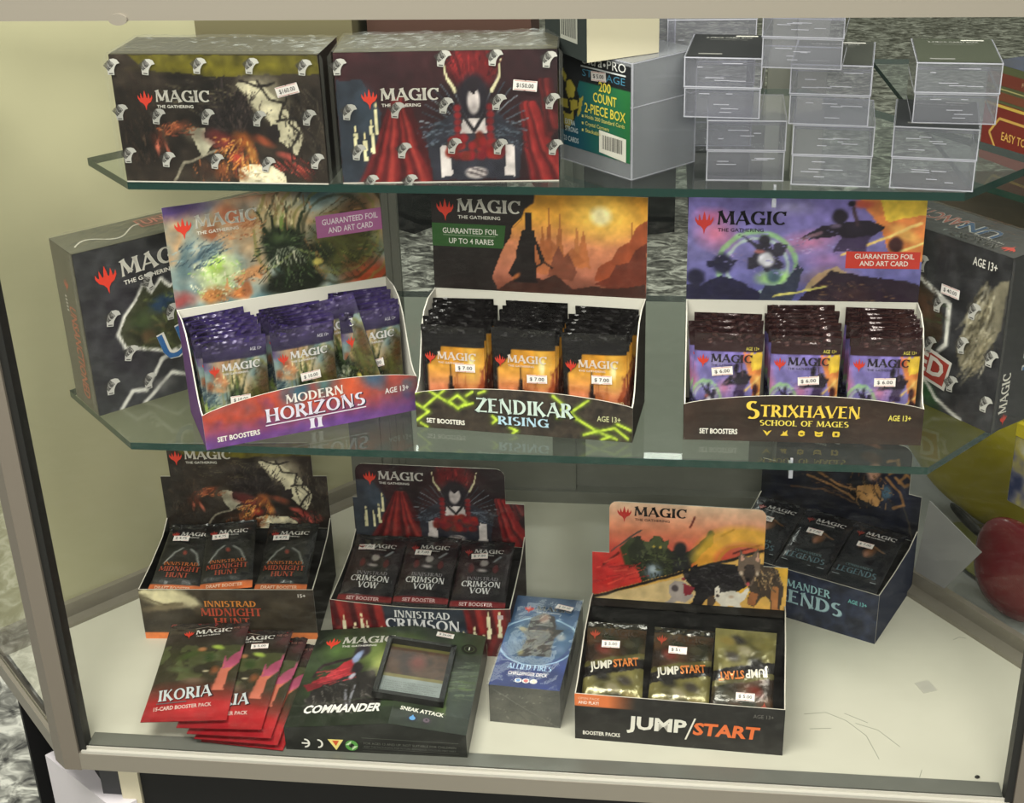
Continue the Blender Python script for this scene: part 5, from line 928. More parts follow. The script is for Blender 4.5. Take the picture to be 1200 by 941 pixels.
def pkmn(lab, price, spot, ci):
    def d(g, s, W, H):
        logo(g, s, -W/2+.7, H-2.6, 5.0, (220, 216, 212), ec=(160, 50, 44)); g.text(s, 'INNISTRAD', 0, 4.2, .55, (176, 96, 50), .05, 'c', 's', w=4.6); g.text(s, 'MIDNIGHT', 0, 3.2, .8, (160, 70, 50), .05, 'c', 's', w=5.4); g.text(s, 'HUNT', 0, 2.2, .75, (160, 70, 50), .05, 'c', 's', w=3.0)
        g.text(s, 'DRAFT BOOSTER', -.2, .42, .5, (236, 196, 170), .06, 'c', 'b', w=4.6, bold=.04)
    return make_pack('mn', lab, 'card pack', 6.6, 12.0, .9, d, price, (34, 33, 33), spot=spot, seed=12+ci)
for ci, (x, dz, ro, lab) in enumerate(((-7.0, 0, 3, 'orange-striped black pack, left of three in the box by the left wall'), (-.2, .5, -7, 'orange-striped black pack, tilted middle one of three by left wall'), (6.6, .2, 0, 'orange-striped black pack, right of three in the box by the left wall'))):
    put(pkmn(lab, '$ 4.75', (.32, .26, .02), ci), mat(LOC, RZ, x, .9, H-1.1+dz, R(-76), R(ro)))

# red drape display
def fr(g, s, W):
    g.text(s, 'INNISTRAD', .3, 5.1, 1.0, (216, 214, 214), .06, 'c', 's', w=7.0); g.text(s, 'CRIMSON', .3, 3.4, 1.5, (222, 220, 222), .06, 'c', 's', w=9.4); g.text(s, 'VOW', .3, 1.8, 1.3, (222, 220, 222), .06, 'c', 's', w=4.2)
    g.poly(s, [(W/2-1.6, 5.6), (W/2-.9, 5.6), (W/2-.9, 6.2), (W/2-1.6, 6.2)], (190, 170, 170), .06)
def hd(g, s, W, H): logo(g, s, -W/2+1.7, H-2.2, 7.9, (222, 218, 212))
LOC, RZ, W, H = (-15.5, 20.7, 0), R(-1.2), 22.4, 7.1
flat_display('open display box with red curtain header and candle front, behind the green box', LOC, RZ, W, 14.0, H, lambda x: rnd(x, W, -10.6, 8.8, 6.4, 11.4, 1.2), (-10.6, 8.8), 11.4, art_drape(W, 11.4, 35, .60), art_front_drape(W, H), (48, 32, 36), fr, hd, liptop=lambda x: H-.55*max(0, 1-(2*x/W)**2)-.0)
def pkcv(lab, price, spot, ci):
    def d(g, s, W, H):
        logo(g, s, -W/2+.8, H-2.7, 5.0, (220, 216, 212), ec=(160, 46, 44)); g.text(s, 'INNISTRAD', .2, 4.6, .6, (130, 124, 130), .05, 'c', 's', w=4.0); g.text(s, 'CRIMSON', .1, 3.5, .95, (218, 214, 216), .05, 'c', 's', w=5.0); g.text(s, 'VOW', .1, 2.4, .95, (218, 214, 216), .05, 'c', 's', w=2.6)
        g.text(s, 'SET BOOSTER', -.2, .7, .5, (214, 180, 180), .06, 'c', 'b', w=4.2, bold=.05)
    return make_pack('cv', lab, 'card pack', 6.9, 12.0, .9, d, price, (40, 34, 37), spot=spot, seed=15+ci)
for ci, (x, dz, ro, lab, sp) in enumerate(((-7.3, 0, 1, 'white-lettered black pack, left of three before the red curtain header', (.28, .22, .02)), (-.2, .2, 0, 'white-lettered black pack, middle of three before the red curtain header', (.36, .28, -.04)), (6.9, 0, -1, 'white-lettered black pack, right of three before the red curtain header', (.40, .27, .1)))):
    put(pkcv(lab, '$ 7.00', sp, ci), mat(LOC, RZ, x, .7, H-1.0+dz, R(-77), R(ro)))

# red and yellow display, front right
def fr(g, s, W):
    g.text(s, 'JUMP', .9, 2.1, 1.7, (222, 218, 208), .06, 'r', 'b', bold=.07, w=6.6, shear=.05); g.text(s, 'START', 1.6, 2.0, 1.6, (222, 110, 56), .06, 'l', 'b', bold=.07, w=7.2, shear=.12)
    g.poly(s, [(.75, 1.2), (.95, 1.2), (1.95, 4.2), (1.75, 4.2)], (224, 218, 206), .08)
    g.text(s, 'BOOSTER PACKS', -W/2+.9, .75, .5, (222, 218, 210), .06, 'l', 'b', bold=.05, w=4.2); g.text(s, 'AGE 13+', W/2-1.2, 4.9, .5, (110, 106, 102), .06, 'r', 'b', w=2.2); g.text(s, 'OPEN PACK', -W/2+.4, 5.6, .34, (236, 196, 170), .06, 'l', 'b', w=2.4); g.text(s, 'AND PLAY!', -W/2+.4, 5.0, .42, (240, 220, 206), .06, 'l', 'b', w=2.3, bold=.05)
def hd(g, s, W, H): logo(g, s, -W/2+3.0, H-1.75, 8.2, (38, 32, 32), ec=(192, 46, 40))
LOC, RZ, W, H = (16.15, 5.45, 0), R(-2.6), 23.1, 6.3
flat_display('open display box with red and yellow running dogs header, front right of deck', LOC, RZ, W, 17.6, H, lambda x: rnd(x, W, -9.5, 8.7, 6.9+.6*(x < 0), 14.6, .9), (-9.5, 8.7), 14.6, art_versus(W, 14.6), art_black_orange(W, H), (32, 30, 29), fr, hd,
             prof=[(.1, 0), (.1, H), (2.5, H+.15), (5.5, H+1.0), (9, H+2.0), (15.5, H+2.2), (17.6, H+1.6), (17.6, 0)], riser=2.6)
g = G(); g.box(-11.4, 11.4, 15.6, 15.8, 3.7, 7.4, tuple(lin((28, 27, 26)))); g.box(-11.4, 11.4, 15.6, 17.4, 7.2, 7.4, tuple(lin((28, 27, 26)))); g.build('header_flap', 'matte', [o for o in bpy.data.objects if o.name.startswith('display_box')][-1] if 0 else [o for o in bpy.data.objects if o.get('label', '').startswith('open display box with red and yellow')][0])
def pkjs(lab, price, spot, ci):
    def d(g, s, W, H):
        logo(g, s, -W/2+.4, H-1.9, 5.6, (66, 60, 52), ec=(170, 70, 50)); a = .16
        g.text(s, 'JUMP', -2.7, 4.6, .95, (220, 214, 200), .06, 'l', 'b', w=2.6, rot=a, bold=.06); g.text(s, 'START', .0, 5.05, .95, (204, 120, 60), .06, 'l', 'b', w=2.9, rot=a, bold=.06)
    return make_pack('js', lab, 'card pack', 6.9, 11.0, 1.0, d, price, (70, 66, 50), spot=spot, seed=22+ci)
for ci, (x, y, z, ti, ro, lab, sp) in enumerate(((-7.6, .8, H-2.6, -63, -1, 'foil pack with olive and red print, left of three under running dogs', (.42, .28, .0)), (-.2, .8, H-2.8, -63, 1, 'foil pack with olive and red print, middle of three under running dogs', (.42, .28, 0)), (7.0, 9.6, 9.6, -58, 181, 'upside-down foil pack with olive print, right of three under running dogs', (.45, .26, math.pi)))):
    put(pkjs(lab, '$ 5.00', sp, ci), mat(LOC, RZ, x, y, z, R(ti), R(ro)))

# navy display at the right wall
def fr(g, s, W):
    g.text(s, 'COMMANDER', .2, 4.7, 1.1, (150, 190, 196), .06, 'c', 's', w=9.0); g.text(s, 'LEGENDS', .2, 2.4, 2.0, (110, 134, 150), .06, 'c', 's', w=12.6); g.text(s, 'LEGENDS', .2, 2.5, 1.85, (160, 190, 198), .08, 'c', 's', w=12.4); g.text(s, 'AGE 13+', W/2-1.4, 4.9, .55, (120, 190, 190), .06, 'r', 'b', w=2.4, bold=.03)
def hd(g, s, W, H): logo(g, s, -W/2+2.6, H-1.9, 8.0, (150, 148, 144))
LOC, RZ, W, H = (30.2, 31.3, 0), R(-25.3), 21.5, 7.1
flat_display('open navy display box with dark bronze header, turned beside the right wall', LOC, RZ, W, 14.0, H, lambda x: rnd(x, W, -8.9, 9.1, 6.6, 13.2, 1.4), (-8.9, 9.1), 13.2, art_legend(W, 13.2), art_lip_navy(W, H), (44, 50, 70), fr, hd)
def pklg(lab, price, spot, ci):
    def d(g, s, W, H):
        logo(g, s, -W/2+.8, H-2.4, 5.2, (216, 212, 210), ec=(130, 50, 48)); g.text(s, 'COMMANDER', 0, 3.6, .4, (96, 120, 124), .05, 'c', 's', w=3.6); g.text(s, 'LEGENDS', 0, 2.4, .95, (84, 110, 120), .05, 'c', 's', w=5.2); g.poly(s, [(-2.9, 1.9), (2.8, 1.9), (2.8, 2.0), (-2.9, 2.0)], (150, 156, 160), .05)
    return make_pack('lg', lab, 'card pack', 6.7, 12.0, .9, d, price, (28, 28, 34), spot=spot, seed=28+ci)
for ci, (x, ro, lab) in enumerate(((-6.9, 0, 'near-black pack in navy display, left one half hidden by dog header'), (-.1, 0, 'near-black pack in navy display, middle of three'), (6.6, 0, 'near-black pack in navy display, right one by the right wall'))):
    put(pklg(lab, '$ 7.00', (.40, .36, .0), ci), mat(LOC, RZ, x, .8, H-1.0, R(-77), R(ro)))

# ------------------------------------------------------------------ large packs with red foot, fanned at front left
def d(g, s, W, H):
    logo(g, s, -W*.28, H*.845, W*.60, (224, 220, 214), rot=.12); g.text(s, 'AGE 13+', W*.46, H*.93, .4, (170, 120, 110), .05, 'r', 'b', w=1.4, rot=.1)
    g.text(s, 'IKORIA', -W*.36, H*.165, 2.1, (60, 40, 44), .05, 'l', 's', w=6.4, rot=.14); g.text(s, 'IKORIA', -W*.36, H*.17, 1.95, (206, 212, 216), .07, 'l', 's', w=6.2, rot=.14); g.poly(s, [(-W*.37, H*.145), (-W*.02, H*.165), (-W*.02, H*.175), (-W*.37, H*.155)], (110, 100, 104), .06)
    g.text(s, '15-CARD BOOSTER PACK', -W*.38, H*.085, .58, (226, 190, 184), .06, 'l', 'b', w=6.6, rot=.10, bold=.05)
    g.poly(s, [(-.2, H*.955), (-1.6, H*.93), (-1.55, H*.925), (-.2, H*.948), (1.0, H*.935), (1.05, H*.94)], (150, 140, 130), .05)
spec = [(-39.5, 1.7, 2.6, 7, 'red-footed green pack on top of the fanned heap at front left', None), (-35.4, 1.5, 1.97, 2.5, 'red-footed pack second from top of the fanned heap, with price sticker', '$ 5.00'),
        (-34.2, 1.1, 1.35, 0, 'red-footed pack third from top of the fanned heap', None), (-33.4, .9, .72, -2, 'red-footed pack fourth from top of the fanned heap', None), (-32.8, 1.0, .1, -4.5, 'lowest red-footed pack of the fanned heap beside the green box', None)]
ike = art_red_end(9.8, 17.8)
for k, (x, y, z, rz, lab, pr) in enumerate(spec):
    p = make_pack(ike, lab, 'card pack', 9.8, 17.8, .5, d, pr, (120, 44, 46), res=6, crimp=.6, spot=(.66, .20, .12), seed=40+k)
    put(p, mat((x, y, z+.3), R(rz), 0, 0, 0, R(-87), R(0)))

# ------------------------------------------------------------------ green gabled box with a card window
t = thing('window_box', 'dark green gabled box with a card shown in its window, front of deck', 'box', (-17.35, 1.25, 0), R(.8)); W, D, Hs, Hr = 20.6, 18.6, 3.3, 4.5
g = G(); bk = tuple(lin((30, 31, 28)))
sec = [(-W/2, 0), (W/2, 0), (W/2, Hs), (1.6, Hr), (-W/2, Hs)]
g.prism([(x, 0, z) for x, z in sec], [(x, D, z) for x, z in sec], bk)
A_ = art_cmd(W, D)
sL = plane((-W/2, 0, Hs), (W/2+1.6, 0, Hr-Hs), (0, 1, 0)); sR = plane((1.6, 0, Hr), (W/2-1.6, 0, Hs-Hr), (0, 1, 0))
wl = math.hypot(W/2+1.6, Hr-Hs); wr_ = math.hypot(W/2-1.6, Hr-Hs)
def subart(A, a, b, w, h):
    q = Art(w, h, (0, 0, 0), res=7, warp=0); i = ((a+(b-a)*q.u0)*(A.nx-1)).astype(int); j = (q.v0*(A.ny-1)).astype(int); q.c = A.c[j, i]; return q
k_ = (W/2+1.6)/W
flatart(g, sL, wl, D, subart(A_, 0, k_, wl, D), .03); flatart(g, sR, wr_, D, subart(A_, k_, 1, wr_, D), .03)
logo(g, sL, 1.4, D-3.2, 8.6, (224, 220, 214), rot=-.0); g.text(sL, 'COMMANDER', 1.6, 2.3, 1.35, (226, 224, 218), .08, 'l', 'b', w=9.0, bold=.07, shear=.12)
g.text(sR, 'SNEAK ATTACK', .9, 2.7, .62, (222, 220, 210), .08, 'l', 'b', w=5.0, bold=.06, rot=-.06)
def disc(g, s, x, y, r, col, lift=.08, n=20): g.poly(s, [(x+r*math.cos(2*math.pi*i/n), y+r*math.sin(2*math.pi*i/n)) for i in range(n)], col, lift)
disc(g, sR, 2.5, 1.5, .62, (30, 34, 44)); disc(g, sR, 2.5, 1.45, .34, (90, 150, 206), .1); g.poly(sR, [(2.25, 1.6), (2.75, 1.6), (2.5, 2.05)], (90, 150, 206), .1); disc(g, sR, 4.1, 1.4, .6, (40, 36, 40)); disc(g, sR, 4.1, 1.42, .36, (96, 78, 92), .1); disc(g, sR, 4.1, 1.46, .14, (30, 28, 32), .12)
disc(g, sR, 7.1, D-3.1, .95, (26, 30, 22)); disc(g, sR, 7.1, D-3.1, .62, (72, 82, 56), .1); disc(g, sR, 7.1, D-3.1, .54, (26, 30, 22), .12); g.text(sR, '1', 7.1, D-3.4, .6, (200, 204, 190), .14, 'c', 'b', bold=.04)
s = plane((-W/2, -.02, 0), (1, 0, 0), (0, 0, 1))
for x in (2.3, 3.8):        # two open letter arcs of the conformity mark
    fl = -1 if x < 3 else -1
    pts = [(x+.55*math.cos(R(a)), 1.3+.62*math.sin(R(a))) for a in range(100, -101, -20)]+[(x+.33*math.cos(R(a)), 1.3+.42*math.sin(R(a))) for a in range(-100, 101, 20)]
    g.poly(s, pts, (226, 222, 214), .04)
g.poly(s, [(1.9, 1.2), (2.7, 1.2), (2.7, 1.4), (1.9, 1.4)], (226, 222, 214), .05)
g.poly(s, [(4.9, 2.0), (6.7, 2.0), (5.8, .5)], (232, 214, 130), .04); g.poly(s, [(5.4, 1.85), (6.2, 1.85), (5.8, 1.1)], (206, 90, 50), .06)
disc(g, s, 7.6, 1.25, .72, (86, 150, 70), .04); disc(g, s, 7.6, 1.25, .30, (30, 31, 28), .06); g.poly(s, [(6.9, 1.3), (7.6, 1.9), (7.5, 1.3)], (200, 220, 180), .06); g.poly(s, [(8.3, 1.2), (7.6, .6), (7.7, 1.2)], (200, 220, 180), .06)
for y, c in ((2.35, 76), (.9, 66), (.55, 60)): g.poly(s, [(8.8, y), (W-.9, y-.2), (W-.9, y-.12), (8.8, y+.08)], (c, c, c-4), .04)
g.text(s, 'FOR AGES 13 AND UP. NOT SUITABLE FOR CHILDREN', 9.0, 1.5, .32, (104, 104, 98), .05, 'l', 'b', w=10.4, rot=-.01); g.text(s, 'KEEP THE PACKAGING FOR FUTURE REFERENCE. COLOURS MAY VARY', 9.0, 1.05, .28, (92, 92, 88), .05, 'l', 'b', w=10.4, rot=-.01)
g.build('carton', 'print', t)
sC = sR; g = G()                  # black window frame standing proud of the right roof, card inside
fx0, fx1, fy0, fy1 = -2.6, 5.6, 4.0, 14.8
def bar(x0, x1, y0, y1, h, col):
    g.prism([sC(x0, y0, .05), sC(x1, y0, .05), sC(x1, y1, .05), sC(x0, y1, .05)], [sC(x0, y0, h), sC(x1, y0, h), sC(x1, y1, h), sC(x0, y1, h)], tuple(lin(col)))
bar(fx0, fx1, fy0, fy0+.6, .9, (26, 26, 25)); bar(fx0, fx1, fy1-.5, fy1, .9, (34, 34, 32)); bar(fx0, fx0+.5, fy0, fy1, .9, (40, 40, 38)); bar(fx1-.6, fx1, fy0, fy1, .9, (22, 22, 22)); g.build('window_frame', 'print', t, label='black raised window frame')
g = G(); ca = Art(7.1, 9.7, (60, 50, 42), warp=.02, seed=60).cloud([(40, 36, 36), (82, 62, 50), (56, 46, 44)], 4, 60); ca.b(.5, .3, .2, .2, (104, 60, 54), 0, .7); ca.p([(0, .58), (1, .58), (1, .64), (0, .64)], (110, 104, 66), 1, True); ca.p([(0, .64), (1, .64), (1, .98), (0, .98)], (128, 136, 134), 1, True); ca.p([(0, 0), (1, 0), (1, .05), (0, .05)], (92, 88, 50), 1, True); ca.nz(.1, 8)
flatart(g, lambda x, y, l=0.: sC(x+fx0+.55, y+fy0+.6, l+.12), 7.1, 9.7, ca)
for k in range(6): g.text(lambda x, y, l=0.: sC(x+fx0+.55, y+fy0+.6, l+.12), 'ON EACH PLAYER TURN THAT CARD IS DRAWN'[k*3:k*3+24], .4, 2.6-k*.38, .2, (96, 100, 98), .05, 'l', 'b', w=6.2-.4*(k % 2))
g.build('display_card', 'print', t, label='card with brown picture and pale grey text panel')
sticker(t, sR, 3.9, D-1.1, 2.1, '$ 36.00', -.06, .12)

# ------------------------------------------------------------------ blue deck box, shrink wrapped, on its back
t = thing('deck_box', 'shrink-wrapped blue box with light ring, lying between green and dog boxes', 'box', (-1.3, 7.9, 0), R(-4.0)); W, D, H = 8.2, 18.2, 5.2
g = G(); carton(g, -W/2, W/2, 0, D, H, (58, 58, 58), (44, 46, 50)); s = plane((-W/2, 0, H+.02), (1, 0, 0), (0, 1, 0)); flatart(g, s, W, D, art_deckbox(W, D))
logo(g, s, 1.4, D-3.0, 6.0, (214, 214, 216)); g.text(s, 'ALLIED FIRES', W/2, 3.3, .95, (176, 206, 232), .06, 'c', 's', w=5.2); g.text(s, 'CHALLENGER DECK', W/2, 2.2, .62, (222, 214, 216), .06, 'c', 'b', w=4.6, bold=.05)
for x, c in ((3.2, (120, 160, 210)), (4.1, (190, 60, 60)), (5.0, (226, 216, 190))): disc(g, s, x, 1.2, .42, (222, 218, 214), .06); disc(g, s, x, 1.2, .27, c, .08)
s = plane((-W/2, -.02, 0), (1, 0, 0), (0, 0, 1)); fa = Art(W, H, (66, 65, 62), warp=.06, seed=62).cloud([(56, 56, 53), (84, 83, 76)], 2, 62).hs(.5, .5, .5, .5, 20, [(120, 118, 108), (50, 50, 48), (88, 86, 80)], 50, .25, .008, 3, 60); flatart(g, s, W, H, fa); g.build('carton', 'print', t)  # pale and dark strokes paint the film's wrinkle glints onto the end face
g = G(); e = .16
def cr(P, col=(1, 1, 1), mi=0): g.face(P, col, mi)
def crumple(s, w, h, nx, ny, amp, seed, mi):
    rr = np.random.RandomState(seed); P = [[s(w*i/nx, h*j/ny, (0 if i in (0, nx) or j in (0, ny) else amp*rr.rand())) for i in range(nx+1)] for j in range(ny+1)]; g.grid(P, np.array((1., 1., 1.)), mi)
crumple(plane((-W/2-e, -e, H+.2), (1, 0, 0), (0, 1, 0)), W+2*e, D+2*e, 10, 20, .05, 3, 2); crumple(plane((-W/2-e, -e, 0.02), (1, 0, 0), (0, 0, 1)), W+2*e, H+.18, 9, 6, .22, 5, 1)
crumple(plane((W/2+e, -e, 0.02), (0, 1, 0), (0, 0, 1), (1, 0, 0)), D+2*e, H+.18, 12, 4, .12, 7, 0); crumple(plane((-W/2-e, D+e, 0.02), (0, -1, 0), (0, 0, 1), (-1, 0, 0)), D+2*e, H+.18, 12, 4, .12, 8, 0)
for a, b in (((.1, .1), (W/2, H/2)), ((W+.1, .1), (W/2, H/2)), ((.1, H), (W/2, H/2)), ((W+.1, H), (W/2, H/2))):
    s = plane((-W/2-e, -e-.18, 0.02), (1, 0, 0), (0, 0, 1)); g.face([s(a[0], a[1]), s(b[0], b[1]), s(b[0]+.15, b[1]+.1), s(a[0]+.25, a[1]+.1)], (1, 1, 1), 1)
g.build('shrink_wrap', ['film', 'filmtop', 'filmlow'], t)
sticker(t, plane((0, 0, H+.4), (1, 0, 0), (0, 1, 0)), 2.2, D-2.4, 2.1, '$ 35.00', -.25, .0)

# ------------------------------------------------------------------ clear plastic boxes on the upper shelf
def clear_box(label, loc, rz, W, D, H, card=None, group='clear two-piece boxes'):
    t = thing('clear_box', label, 'plastic box', loc, rz, None); e = .14
    for nm, z0, z1, cap in (('base', 0, H*.495, 'b'), ('lid', H*.505, H, 't')):
        i = 0 if nm == 'lid' else .06; g = G(); a, b, c, d = -W/2+i, W/2-i, i, D-i
        g.box(a, b, c, c+e, z0, z1); g.box(a, b, d-e, d, z0, z1); g.box(a, a+e, c+e, d-e, z0, z1); g.box(b-e, b, c+e, d-e, z0, z1)
        zc = z0 if cap == 'b' else z1-e; g.box(a+e, b-e, c+e, d-e, zc, zc+e)
        r = .10
        for x in (a, b-r): g.box(x, x+r, c-.02, c+r, z0, z1, mi=1); g.box(x, x+r, d-r, d+.02, z0, z1, mi=1)
        for z in (z0, z1-r): g.box(a, b, c-.03, c+.05, z, z+r, mi=1); g.box(a, b, d-.05, d+.03, z, z+r, mi=1); g.box(a-.03, a+.05, c, d, z, z+r, mi=1); g.box(b-.05, b+.03, c, d, z, z+r, mi=1)
        rr = random.Random(hash(label) % 1000 if 0 else len(label)*3+i*10)
        for k in range(5):
            x = rr.uniform(a+.8, b-2.5); z = rr.uniform(z0+.5, z1-.5); g.box(x, x+rr.uniform(.5, 2), c-.03, c+.02, z, z+.06, mi=1)
        g.build(nm, ['clear', 'clearrim'], t)
    if card:
        g = G(); c = tuple(lin(card)); g.box(-W/2+.15, W/2-.15, .15, D-.15, H+.01, H+.05, c); s = plane((-W/2, 0, H+.06), (1, 0, 0), (0, 1, 0))
        g.text(s, 'CLEAR CARD BOX' if 0 else '2-PIECE CARD BOX', W/2, D-1.9, .5, (150, 150, 144), .02, 'c', 'b', w=W*.62, bold=.03); g.text(s, 'HOLDS STANDARD CARDS', W/2, D-2.7, .25, (130, 130, 124), .02, 'c', 'b', w=W*.5)
        g.poly(s, [(1.2, .9), (3.4, .9), (3.4, 1.35), (1.2, 1.35)], (120, 120, 116), .02); g.poly(s, [(W-3, D-1.1), (W-.9, D-1.1), (W-.9, D-.7), (W-3, D-.7)], (206, 204, 196), .02)
        g.build('insert_card', 'matte', t, label='dark printed card under the lid')
    return t
clear_box('clear box at bottom of the left stack, right of the green-label box', (21.0, 11.1, 64), R(-.6), 7.4, 9.6, 5.9)
clear_box('clear box with black card on top, upper one of the left stack', (18.6, 11.6, 69.97), R(-5), 7.2, 9.6, 5.7, (34, 35, 36))
clear_box('clear box at bottom of the middle stack on the upper shelf', (28.9, 9.8, 64), R(-5), 7.4, 9.6, 5.8)
clear_box('clear box in the middle stack, second from the shelf, with dark card', (28.3, 9.6, 69.87), R(-7), 7.3, 9.6, 5.6, (58, 60, 54))
clear_box('clear box topmost of the middle stack, up against the top rail', (25.3, 6.0, 75.95), R(-8), 7.1, 8.6, 5.4)
clear_box('clear box at bottom of the rightmost stack', (38.0, 8.9, 64), R(-8), 7.6, 9.6, 5.9, (50, 52, 54))
clear_box('clear box with olive-black card on top of the rightmost stack', (39.6, 9.9, 69.97), R(-4), 7.5, 9.6, 5.6, (62, 66, 54))
clear_box('small clear box lying behind at top, over the black-card clear box', (17.6, 22.6, 64), R(2), 8.8, 9.0, 12.9)
clear_box('clear box standing behind the cream box on the green-label box', (11.4, 24.0, 64), R(-44+90), 7.4, 8.0, 16.4)
# 200-count box with green label
t = thing('clear_box', 'large clear box with blue and green label, turned corner-on in mid shelf', 'plastic box', (6.5, 14.6, 64), R(-43.8)); W, D, H = 10.4, 8.6, 11.3; e = .16
g = G(); g.box(-W/2, W/2, 0, e, 0, H); g.box(-W/2, W/2, D-e, D, 0, H); g.box(-W/2, -W/2+e, e, D-e, 0, H); g.box(W/2-e, W/2, e, D-e, 0, H); g.box(-W/2+e, W/2-e, e, D-e, 0, e); g.box(-W/2+e, W/2-e, e, D-e, H-e, H)
r = .13
for x in (-W/2-.03, W/2-r+.03):
    for y in (-.03, D-r+.03): g.box(x, x+r, y, y+r, 0, H, mi=1)
for z in (0, H*.62, H-r):
    g.box(-W/2-.02, W/2+.02, -.02, .06, z, z+r*.7, mi=1); g.box(W/2-.06, W/2+.02, 0, D, z, z+r*.7, mi=1); g.box(-W/2, W/2, D-.06, D+.02, z, z+r*.7, mi=1)
g.build('shell', ['frost', 'clearrim'], t)
g = G(); s = plane((-W/2, -.05, 0), (1, 0, 0), (0, 0, 1)); la = Art(W-.4, H-2.0, (36, 96, 62), warp=0, seed=64); 
la.c = np.array((24, 78, 98.))*(1-np.clip(la.u0*1.2-la.v0*.3, 0, 1))[..., None]+np.array((44, 112, 62.))*np.clip(la.u0*1.2-la.v0*.3, 0, 1)[..., None]; la.p([(-.1, -.1), (1.1, -.1), (1.1, .25), (.28, .27), (.26, .34), (-.1, .34)], (32, 34, 36), 1, True)
la.p([(.0, .16), (.10, .2), (.24, .34), (.30, .50), (.20, .72), (.08, .84), (0, .84)], (30, 32, 30), 1, True)
ol = (172, 158, 62)
for q in ([(.10, .30), (.16, .28), (.22, .36), (.20, .46), (.12, .48), (.08, .40)], [(.0, .50), (.10, .50), (.12, .60), (.02, .60)], [(.14, .50), (.24, .48), (.26, .56), (.16, .62)], [(.04, .64), (.14, .66), (.20, .60), (.18, .74), (.10, .82), (.06, .80)], [(.28, .46), (.34, .42), (.30, .60), (.24, .68)], [(.04, .18), (.10, .26), (.07, .32), (.02, .24)]): la.p(q, ol, .95, True)
flatart(g, s, W-.4, H-2.0, la, 0., .2, 1.6)
g.text(s, 'Ultra', 3.4, 10.2, .95, (216, 216, 214), .05, 'l', 'b', w=2.9, shear=.15, bold=.02); g.text(s, 'PRO', 7.0, 10.2, .85, (216, 216, 214), .05, 'l', 'b', w=2.6); disc(g, s, 6.65, 10.5, .16, (216, 216, 214), .05)
g.poly(s, [(3.3, 9.85), (9.6, 9.85), (9.6, 10.0), (3.3, 10.0)], (200, 204, 206), .05); g.text(s, 'STORAGE', 3.5, 9.0, .7, (70, 128, 156), .05, 'l', 'b', w=6.0)
for y, tx, w in ((7.9, '200', 1.7), (6.75, 'COUNT', 3.3), (5.5, '2-PIECE BOX', 5.8)): g.text(s, tx, 6.7, y, .92, (214, 198, 76), .05, 'c', 'b', w=w, bold=.03)
for y, tx, w in ((4.9, 'Holds 200 Standard Cards', 5.6), (4.2, 'Crystal Corners', 3.4), (3.5, 'Stackable', 2.2)): g.text(s, tx, 3.9, y, .38, (204, 196, 110), .05, 'l', 'b', w=w, bold=.02); g.poly(s, [(3.4, y), (3.65, y), (3.65, y+.25), (3.4, y+.25)], (214, 204, 120), .05)
g.text(s, 'EXTRA', .9, 3.8, .5, (200, 212, 214), .05, 'l', 'b', w=1.5, bold=.03); g.text(s, 'STRONG', .9, 3.1, .5, (200, 212, 214), .05, 'l', 'b', w=1.9, bold=.03); g.text(s, '33 CARDS', .7, 2.1, .5, (200, 212, 214), .05, 'l', 'b', w=2.2, bold=.03)
g.poly(s, [(5.9, 1.9), (9.7, 1.6), (9.7, 3.9), (5.9, 4.1)], (226, 222, 210), .05); x = 6.4; rr = random.Random(4)
while x < 9.1:
    w = rr.choice((.06, .10, .16)); g.poly(s, [(x, 2.3), (x+w, 2.3), (x+w, 3.7), (x, 3.7)], (50, 46, 44), .07); x += w+rr.choice((.06, .1, .14))
g.build('label_sheet', 'print', t, label='blue to green printed label'); sticker(t, s, 5.9, 9.3, 2.1, '$ 5.00', .08, .12)
# cream-faced box lying on it
t = thing('carton_box', 'cream-faced box with black barcode side, resting on the green-label box', 'box', (9.3, 13.0, 75.35), R(33)); g = G(); carton(g, -3.9, 3.9, 0, 8.4, 6.0, (198, 190, 165), (42, 48, 46)); s = plane((-3.9, 8.4, 0), (0, -1, 0), (0, 0, 1), (-1, 0, 0))
g.poly(s, [(3.2, 1.4), (6.6, 1.4), (6.6, 4.6), (3.2, 4.6)], (160, 160, 150), .03)
for k in range(9): g.poly(s, [(3.5+k*.33, 1.8), (3.65+k*.33, 1.8), (3.65+k*.33, 4.2), (3.5+k*.33, 4.2)], (44, 46, 44), .05)
g.build('carton', 'matte', t)
# brown panel box with cream edging behind the curtain box
t = thing('carton_box', 'reddish-brown box with cream edging, high behind the red curtain box', 'box', (-9.4, 26, 64), 0); g = G(); carton(g, -8.6, 8.6, 0, 8, 17.6, (74, 52, 44)); s = plane((-8.6, -.02, 0), (1, 0, 0), (0, 0, 1))
for q in ([(0, 13), (17.2, 13), (17.2, 13.4), (0, 13.4)], [(0, 13), (.5, 13), (.5, 17.6), (0, 17.6)], [(16.7, 13), (17.2, 13), (17.2, 17.6), (16.7, 17.6)]): g.poly(s, q, (176, 168, 146), .03)
g.build('carton', 'matte', t)
t = thing('carton_box', 'olive box behind the beast-coloured sealed box at top left', 'box', (-27.5, 24, 64), R(-1)); g = G(); carton(g, -8.4, 8.4, 0, 9, 17.0, (106, 100, 74)); s = plane((-8.4, -.02, 0), (1, 0, 0), (0, 0, 1)); g.poly(s, [(9.8, 13.6), (10.3, 13.2), (8.4, 17), (7.9, 17)], (40, 38, 30), .03); g.poly(s, [(10.4, 14.4), (16.6, 14.4), (16.6, 17), (9.6, 17)], (134, 128, 100), .03); g.build('carton', 'matte', t)

